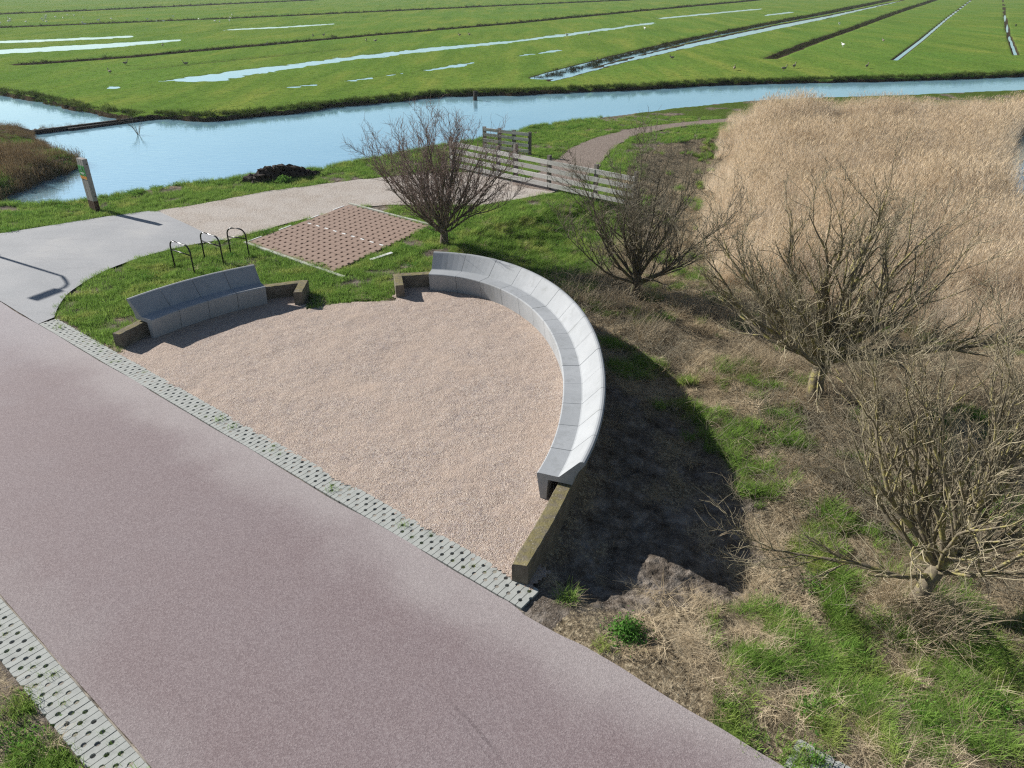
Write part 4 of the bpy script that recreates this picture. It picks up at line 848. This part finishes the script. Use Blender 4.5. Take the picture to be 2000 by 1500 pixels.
birds('dark_bird', CR, [(x, y) for x, y in zip(R.uniform(85, 125, 20), R.uniform(128, 150, 20))], 0.9, 'tiny dark bird feeding beyond the narrow ditch', 'dark birds beyond the ditch')

# ------------------------------------------------------------------ grass, straw, reeds
def blades(n, R, spread, hmin, hmax, width, droop, seg=3, upright=0.35):
    """a tuft of curved flat blades as quads"""
    a = R.uniform(0, 2 * np.pi, n); rr = spread * np.sqrt(R.uniform(0, 1, n)); az = R.uniform(0, 2 * np.pi, n); h = R.uniform(hmin, hmax, n); tilt = R.uniform(0.05, upright, n); dr = R.uniform(0.4, 1.0, n) * droop
    base = np.c_[rr * np.cos(a), rr * np.sin(a), np.full(n, -0.02 * hmax)]; t = np.linspace(0, 1, seg + 1)
    out = np.c_[np.cos(az), np.sin(az), np.zeros(n)]; side = np.c_[-np.sin(az), np.cos(az), np.zeros(n)]
    reach = h[:, None] * (tilt[:, None] * t + dr[:, None] * t ** 2); rise = h[:, None] * (t - 0.45 * dr[:, None] * t ** 2.2)
    Pc = base[:, None] + out[:, None] * reach[..., None] + np.array((0, 0, 1.0)) * rise[..., None]
    w = width * R.uniform(0.6, 1.3, n)[:, None] * (1 - 0.85 * t ** 1.5); tw = side[:, None] * w[..., None]
    V = np.stack((Pc - tw, Pc + tw), 2).reshape(-1, 3); k = 2 * (seg + 1); o = (np.arange(n) * k)[:, None]
    F = np.concatenate([np.stack((o[:, 0] + 2 * j, o[:, 0] + 2 * j + 1, o[:, 0] + 2 * j + 3, o[:, 0] + 2 * j + 2), -1) for j in range(seg)])
    return V, F
PROTO = {}
def proto(coll, items):
    c = bpy.data.collections.new(coll); PROTO[coll] = c
    for i, (V, F, m) in enumerate(items):
        me = mesh_from(f'{coll}_{i}', V, F)
        if isinstance(m, list):
            for q, _ in m: me.materials.append(q)
            mi = np.concatenate([np.full(c_, k) for k, (_, c_) in enumerate(m)]).astype(np.int32); me.polygons.foreach_set('material_index', mi)
        else: me.materials.append(m)
        c.objects.link(bpy.data.objects.new(f'{coll}_{i:02d}', me))
    return c
def instancer(coll):
    ng = bpy.data.node_groups.new('scatter_' + coll, 'GeometryNodeTree')
    ng.interface.new_socket('Geometry', in_out='INPUT', socket_type='NodeSocketGeometry'); ng.interface.new_socket('Geometry', in_out='OUTPUT', socket_type='NodeSocketGeometry')
    n = ng.nodes; l = ng.links; gi = n.new('NodeGroupInput'); go = n.new('NodeGroupOutput'); ip = n.new('GeometryNodeInstanceOnPoints'); ci = n.new('GeometryNodeCollectionInfo')
    ci.inputs['Collection'].default_value = PROTO[coll]; ci.inputs['Separate Children'].default_value = True; ci.inputs['Reset Children'].default_value = True
    def na(name, typ):
        q = n.new('GeometryNodeInputNamedAttribute'); q.data_type = typ; q.inputs['Name'].default_value = name; return q.outputs['Attribute']
    l.new(gi.outputs[0], ip.inputs['Points']); l.new(ci.outputs[0], ip.inputs['Instance']); ip.inputs['Pick Instance'].default_value = True
    l.new(na('idx', 'INT'), ip.inputs['Instance Index']); l.new(na('rot', 'FLOAT_VECTOR'), ip.inputs['Rotation']); l.new(na('scl', 'FLOAT_VECTOR'), ip.inputs['Scale'])
    l.new(ip.outputs[0], go.inputs[0]); return ng
def scatter(name, label, cat, coll, P, yaw, tilt, scl, seed=0):
    R = np.random.default_rng(seed); n = len(P); me = bpy.data.meshes.new(name); me.vertices.add(n); me.vertices.foreach_set('co', np.asarray(P, np.float32).ravel())
    a = me.attributes.new('idx', 'INT', 'POINT'); a.data.foreach_set('value', R.integers(0, len(PROTO[coll].objects), n).astype(np.int32))
    a = me.attributes.new('rot', 'FLOAT_VECTOR', 'POINT'); a.data.foreach_set('vector', np.c_[R.normal(0, tilt, n), R.normal(0, tilt, n), yaw].astype(np.float32).ravel())
    a = me.attributes.new('scl', 'FLOAT_VECTOR', 'POINT'); a.data.foreach_set('vector', np.asarray(scl, np.float32).ravel())
    o = obj(name, me, None); md = o.modifiers.new('scatter', 'NODES'); md.node_group = instancer(coll); return tag(o, label, cat, None, 'stuff')
R = np.random.default_rng(90)
proto('turf', [(*blades(46, R, 0.16, 0.06, 0.13, 0.0042, 0.5), M['blade']) for _ in range(4)])
proto('tall', [(*blades(60, R, 0.16, 0.14, 0.34, 0.0050, 0.8), M['blade']) for _ in range(4)])
def leaves(n, R, spread, h, size):
    c = np.c_[R.normal(0, spread * 0.5, (n, 2)), R.uniform(0.02, h, n)]; d = norm(R.normal(0, 1, (n, 3)) + np.array((0, 0, 0.6))); u = norm(np.cross(d, R.normal(0, 1, (n, 3)))); v = np.cross(d, u); s = size * R.uniform(0.6, 1.3, (n, 1))
    V = np.stack((c - u * s, c + v * s * 0.6, c + u * s, c - v * s * 0.6), 1).reshape(-1, 3); return V, np.arange(n * 4).reshape(n, 4)
proto('herb', [(*leaves(130, R, 0.22, 0.14, 0.019), M['herb']) for _ in range(3)])
proto('straw', [(*blades(60, R, 0.20, 0.05, 0.20, 0.0030, 1.2, 3, 1.6), M['straw']) for _ in range(4)])
proto('stalks', [(*merge([blades(30, R, 0.25, 0.35, 0.85, 0.0032, 0.6, 4, 0.5), blades(26, R, 0.28, 0.2, 0.5, 0.004, 1.4, 3, 1.2)]), [(M['dead'], 30 * 4), (M['straw'], 26 * 3)]) for _ in range(4)])
def reed_clump(R, n, m_stem, m_plume, hmin, hmax):
    st = blades(n, R, 0.42, hmin, hmax, 0.006, 0.14, 4, 0.14); lf = blades(n * 2, R, 0.42, hmin * 0.5, hmax * 0.95, 0.0065, 0.30, 4, 0.18)
    a = R.uniform(0, 6.28, n); rr = 0.42 * np.sqrt(R.uniform(0, 1, n)); pl = blades(n, R, 0.5, 0.14, 0.24, 0.0085, 0.6, 2, 0.35); pl[0][:, 2] += np.repeat(R.uniform(hmin, hmax, n) * 0.93, 6)
    V, F = merge([st, lf, pl]); return V, F, [(m_stem, n * 4 + n * 8), (m_plume, n * 2)]
proto('reed', [reed_clump(R, 34, M['reed'], M['plume'], 1.25, 1.8) for _ in range(5)])
proto('sedge', [reed_clump(R, 30, M['rust_reed'], M['rust_reed'], 0.3, 0.6) for _ in range(3)])
proto('tuss', [(*blades(70, R, 0.30, 0.12, 0.38, 0.012, 0.9, 3, 0.7), M['tuss']) for _ in range(3)])
proto('dark_tuss', [(*blades(50, R, 0.35, 0.12, 0.34, 0.016, 0.9, 2, 0.8), M['dark_tuss']) for _ in range(2)])
def bramble(R, n):
    a = R.uniform(0, 6.28, n); b0 = np.c_[R.normal(0, 0.3, (n, 2)), np.zeros(n)]; D = norm(np.c_[np.cos(a), np.sin(a), R.uniform(0.2, 1.4, n)]); L = R.uniform(0.5, 1.2, n)
    P = np.empty((n, 7, 3)); P[:, 0] = b0; d = D.copy()
    for i in range(6): d = norm(d + np.array((0, 0, -0.28)) + R.normal(0, 0.12, (n, 3))); P[:, i + 1] = P[:, i] + d * (L / 6)[:, None]
    P[..., 2] = np.abs(P[..., 2]); return tubes(P, np.full((n, 7), 0.0038), 3)
proto('bramble', [(*bramble(R, 44), M['twig_b']) for _ in range(3)])

def in_view(x, y, pad=3.5): return np.abs(x) < 0.715 * (y * 0.876 + 3.37) * 1.0 + pad
def hard(x, y):
    s = (x - RO[0]) * E1[0] + (y - RO[1]) * E1[1]; t = (x - RO[0]) * E2[0] + (y - RO[1]) * E2[1]
    ragg = (fbm(x * 3, y * 3, 2, 61) - 0.5) * 0.16
    r = (t > -0.02 + np.where(s > 14.6, ragg - 0.05, 0)) & (t < ROAD_W + 0.03)
    r |= (t > -0.43) & (t <= 0) & (s > -0.1) & (s < 14.7); r |= (t > ROAD_W) & (t < ROAD_W + 0.40)
    for p in HARD: r |= sdist(x, y, p, 1.0) < 0.02 + ragg * 0.5
    for Q, N in ((BR, NR), (BL, NL)):
        r |= seg_dist(x, y, [tuple(p) for p in Q + N * 0.38], False) < 0.36
    return r
def sample(n, x0, x1, y0, y1, seed):
    R = np.random.default_rng(seed); x = R.uniform(x0, x1, n); y = R.uniform(y0, y1, n); k = in_view(x, y); x = x[k]; y = y[k]; return x, y, R
def field_data(x, y):
    z, mud, bey, dp = land(x, y); g, s, m = cover(x, y, z, mud, bey, dp); return z, mud, bey, dp, g, s
# --- near grass
x, y, R = sample(150000, -22, 12, 3.5, 45, 100); z, mud, bey, dp, g, s = field_data(x, y)
ok = ~hard(x, y) & (z > WZ + 0.05) & ~bey & (R.uniform(0, 1, len(x)) < sstep(0.30, 0.72, g + (fbm(x * 4.5, y * 4.5, 2, 71) - 0.5) * np.where(dp > 0.1, 1.9, 1.0)) * np.where(y > 25, 0.75, 1.0) * sstep(0.04, 0.25, g))
x, y, z, dp, g = x[ok], y[ok], z[ok], dp[ok], g[ok]
dcan = sdist(x, y, S['canal'], 4.0); long_ = (dp > 0.15) | (dcan < 1.0) | (R.uniform(0, 1, len(x)) < 0.06)
sc = R.uniform(0.6, 1.25, len(x)) * np.where(dcan < 1.3, 1.15, 1.0)
i = ~long_; scatter('turf_grass', 'short bright green turf on the flat ground round the plaza and path', 'grass', 'turf', np.c_[x, y, z][i], R.uniform(0, 6.28, i.sum()), 0.12, np.repeat(sc[i], 3).reshape(-1, 3), 1)
i = long_; q = sc[i] * np.where(dp[i] > 0.15, 0.7, 0.6); scatter('tall_grass', 'longer green grass on the bank and the slope behind the benches', 'grass', 'tall', np.c_[x, y, z][i], R.uniform(0, 6.28, i.sum()), 0.2, np.c_[q, q, q], 2)
# --- broad-leaved weeds
x, y, R = sample(26000, -22, 12, 3.5, 45, 101); z, mud, bey, dp, g, s = field_data(x, y); dcan = sdist(x, y, S['canal'], 4.0)
w = np.where(dcan < 1.5, 0.55, np.where(dp > 0.1, 0.16, 0.10)) * sstep(0.45, 0.6, fbm(x * 0.8, y * 0.8, 3, 73))
ok = ~hard(x, y) & (z > WZ + 0.05) & ~bey & (g > 0.4) & (R.uniform(0, 1, len(x)) < w); q = R.uniform(0.5, 1.2, ok.sum())
scatter('low_weeds', 'low broad-leaved green weeds among the grass along the canal bank', 'weeds', 'herb', np.c_[x, y, z][ok], R.uniform(0, 6.28, ok.sum()), 0.1, np.c_[q, q, q], 3)
# --- green in the paver holes
hp = np.array(holes); R = np.random.default_rng(5); pr = np.where(hp[:, 2] > 0, 0.65, 0.2) * (0.4 + 1.2 * fbm(hp[:, 0] * 1.5, hp[:, 1] * 1.5, 2, 95)); k = R.uniform(0, 1, len(hp)) < pr; q = R.uniform(0.2, 0.42, k.sum()); q = np.where(R.uniform(0, 1, k.sum()) < 0.12, q * 2, q)
scatter('paver_grass', 'small grass tufts growing in the holes of the grid pavers', 'grass', 'turf', np.c_[hp[k, :2], np.full(k.sum(), -0.03)], R.uniform(0, 6.28, k.sum()), 0.1, np.c_[q, q, q * 1.6], 4)
# --- straw litter and dead stalks on the slope
x, y, R = sample(130000, -9, 16, 3.5, 30, 102); z, mud, bey, dp, g, s = field_data(x, y)
ok = ~hard(x, y) & (z > WZ + 0.05) & ~bey & (R.uniform(0, 1, len(x)) < np.where(dp > 0.05, 0.42 * sstep(0.35, 0.8, s - 0.25 + (fbm(x * 4.2, y * 4.2, 3, 75) - 0.5) * 2.4), 0.02) * np.where((y > 18) & (x < 3), 0.25, 1)); q = R.uniform(0.5, 1.2, ok.sum())
scatter('straw_litter', 'flattened pale dry straw lying over the slope behind the benches', 'straw', 'straw', np.c_[x, y, z + 0.01][ok], R.uniform(0, 6.28, ok.sum()), 0.25, np.c_[q, q, q * 0.42] * 0.9, 5)
x, y, R = sample(36000, 0, 16, 5.5, 28, 103); z, mud, bey, dp, g, s = field_data(x, y)
ok = ~hard(x, y) & ((sdist(x, y, S['mat'], 2) < 0.3) | (patch(x, y, [(tx, ty, 0.55, 1.0) for tx, ty in T[1:]]) > 0.3)) & (dp > 0.5) & (R.uniform(0, 1, len(x)) < 0.10 * sstep(0.42, 0.66, fbm(x * 0.9, y * 0.9, 3, 77)) + 0.16 * patch(x, y, [(tx, ty, 0.5, 1.0) for tx, ty in T[1:]])); q = R.uniform(0.6, 1.2, ok.sum())
scatter('dead_stalks', 'tangled dead grass stalks under the bare trees beside the reed bed', 'dry grass', 'stalks', np.c_[x, y, z][ok], R.uniform(0, 6.28, ok.sum()), 0.2, np.c_[q, q, q], 6)
x, y, R = sample(9000, -2, 12, 5, 23, 104); z, mud, bey, dp, g, s = field_data(x, y)
near_b = np.exp(-((x - 0.6) ** 2 + (y - 18.6) ** 2) / 2.2) + 0.7 * np.exp(-((x - 2.6) ** 2 + (y - 16.2) ** 2) / 1.4) + 0.6 * np.exp(-((x - 6.3) ** 2 + (y - 11.6) ** 2) / 4) + 0.35 * np.exp(-((x - 6.4) ** 2 + (y - 9) ** 2) / 3)
ok = ~hard(x, y) & (dp > 0.9) & (R.uniform(0, 1, len(x)) < 0.28 * near_b); q = R.uniform(0.5, 1.0, ok.sum())
scatter('bramble_tangle', 'tangled dark bramble stems in the undergrowth behind the long bench', 'brambles', 'bramble', np.c_[x, y, z][ok], R.uniform(0, 6.28, ok.sum()), 0.15, np.c_[q, q, q], 7)
# --- reed bed
x, y, R = sample(16000, 5, 46, 14, 58, 105); z, *_ = land(x, y); d = sdist(x, y, S['reeds'], 2); pond = sdist(x, y, S['reed_pond'], 2)
ok = (d < 0.35 + (fbm(x * 0.8, y * 0.8, 2, 81) - 0.5) * 2.2) & (pond > 0.1) & (R.uniform(0, 1, len(x)) < 0.95); q = R.uniform(0.8, 1.12, ok.sum()) * (0.55 + 0.75 * fbm(x[ok] * 0.45, y[ok] * 0.45, 3, 83)) * (0.38 + 0.62 * sstep(-0.8, 2.0, -d[ok]))
scatter('reed_bed', 'tall pale dry reeds with feathery plumes filling the wet corner by the track', 'reeds', 'reed', np.c_[x, y, np.maximum(z, WZ)][ok], R.uniform(0, 6.28, ok.sum()), 0.11, np.c_[q * 1.0, q * 1.0, q], 8)
# --- spit with brown sedge
x, y, R = sample(5000, -34, -19, 26, 45, 106); z, mud, bey, dp, g, s = field_data(x, y)
ok = ~bey & (z > WZ - 0.12) & (x < -19) & (R.uniform(0, 1, len(x)) < 0.55 * sstep(0.3, 0.5, fbm(x * 0.7, y * 0.7, 2, 85) + 0.25 * (z < -0.35))); q = R.uniform(0.55, 1.1, ok.sum())
q = q * np.where(y[ok] > 36, 0.45, 1.0); scatter('brown_sedge', 'brown sedge and dead reeds covering the low spit in the canal', 'sedge', 'sedge', np.c_[x, y, np.maximum(z, WZ)][ok], R.uniform(0, 6.28, ok.sum()), 0.12, np.c_[q, q, q], 9)
# --- tussocks on the far canal bank and along the pond
R = np.random.default_rng(107); pts = []
for poly, n in ((S['canal'][:19], 900), (S['left_pond'][:7], 240)):
    Q, _ = resample(np.array(poly), n); pts.append(Q + R.normal(0, 0.28, Q.shape) + np.array((-0.05, 0.55)))
Q = np.concatenate(pts); z, *_ = land(Q[:, 0], Q[:, 1]); ok = (z > WZ - 0.02) & (R.uniform(0, 1, len(Q)) < 0.75); q = R.uniform(0.6, 1.15, ok.sum())
scatter('bank_tussocks', 'ragged grass tussocks overhanging the far bank of the canal', 'grass', 'tuss', np.c_[Q, z][ok], R.uniform(0, 6.28, ok.sum()), 0.2, np.c_[q, q, q * 0.9], 10)

R = np.random.default_rng(108); pts = []
for l, n, w in ((S['dry_ditches'][0], 1500, 1.6), (S['dry_ditches'][1], 1600, 1.1), (S['dry_ditches'][3], 900, 0.5), (S['dry_ditches'][4], 900, 1.6), (S['dry_ditches'][5], 2600, 0.7)):
    Q, _ = resample(np.array(l), n); pts.append(Q + R.normal(0, w * 0.5, Q.shape))
Q = np.concatenate(pts); z, *_ = land(Q[:, 0], Q[:, 1]); q = R.uniform(0.7, 1.4, len(Q)) * np.interp(Q[:, 1], (60, 250), (0.9, 1.8))
scatter('ditch_tussocks', 'dark rough sedge lining the drainage ditches of the meadow', 'sedge', 'dark_tuss', np.c_[Q, z], R.uniform(0, 6.28, len(Q)), 0.2, np.c_[q, q, q * 0.8], 11)

# ------------------------------------------------------------------ single leafy plants
def plant(x, y, n, spread, h, size, label, seed):
    R = np.random.default_rng(seed); root = tag(empty('leafy_weed', (x, y, zat(x, y))), label, 'plant')
    V, F = leaves(n, R, spread, h, size); V[:, 2] *= np.exp(-(V[:, 0] ** 2 + V[:, 1] ** 2) / (spread * 1.1) ** 2) * 0.8 + 0.2
    obj('leaves', mesh_from('leaves', V, F), M['herb'], root)
    mb = MB()
    for k in range(16):
        a = R.uniform(0, 6.28); l = R.uniform(0.3, 0.9) * spread; mb.tube([(0, 0, -0.03), (math.cos(a) * l * 0.5, math.sin(a) * l * 0.5, h * 0.4), (math.cos(a) * l, math.sin(a) * l, h * 0.75)], 0.004, 4, False)
    mb.obj('stems', M['herb'], root)
plant(1.42, 6.45, 1100, 0.23, 0.18, 0.020, 'bushy bright green weed growing at the road verge beyond the chipped wall end', 61)
plant(-9.0, 29.3, 500, 0.35, 0.3, 0.04, 'green leafy plant growing against the dark peat heap', 62)
plant(S['dam_mound'][2][0], S['dam_mound'][2][1], 500, 0.5, 0.55, 0.06, 'green leafy plant sprouting from the mound on the timber beam', 63)

# ------------------------------------------------------------------ thin spring haze over the polder
mb = MB(); mb.box((0, 1260, 3.6), (9600, 2640, 10.4)); hz = bpy.data.materials.new('haze_air'); hz.use_nodes = True; hn = hz.node_tree.nodes
hn.remove(hn['Principled BSDF']); pv = hn.new('ShaderNodeVolumePrincipled'); pv.inputs['Color'].default_value = (0.86, 0.93, 1.0, 1); pv.inputs['Density'].default_value = HAZE; pv.inputs['Anisotropy'].default_value = 0.3
hz.node_tree.links.new(pv.outputs[0], hn['Material Output'].inputs['Volume'])
tag(mb.obj('haze', hz), 'thin pale haze lying over the far meadow', 'haze', None, 'stuff')
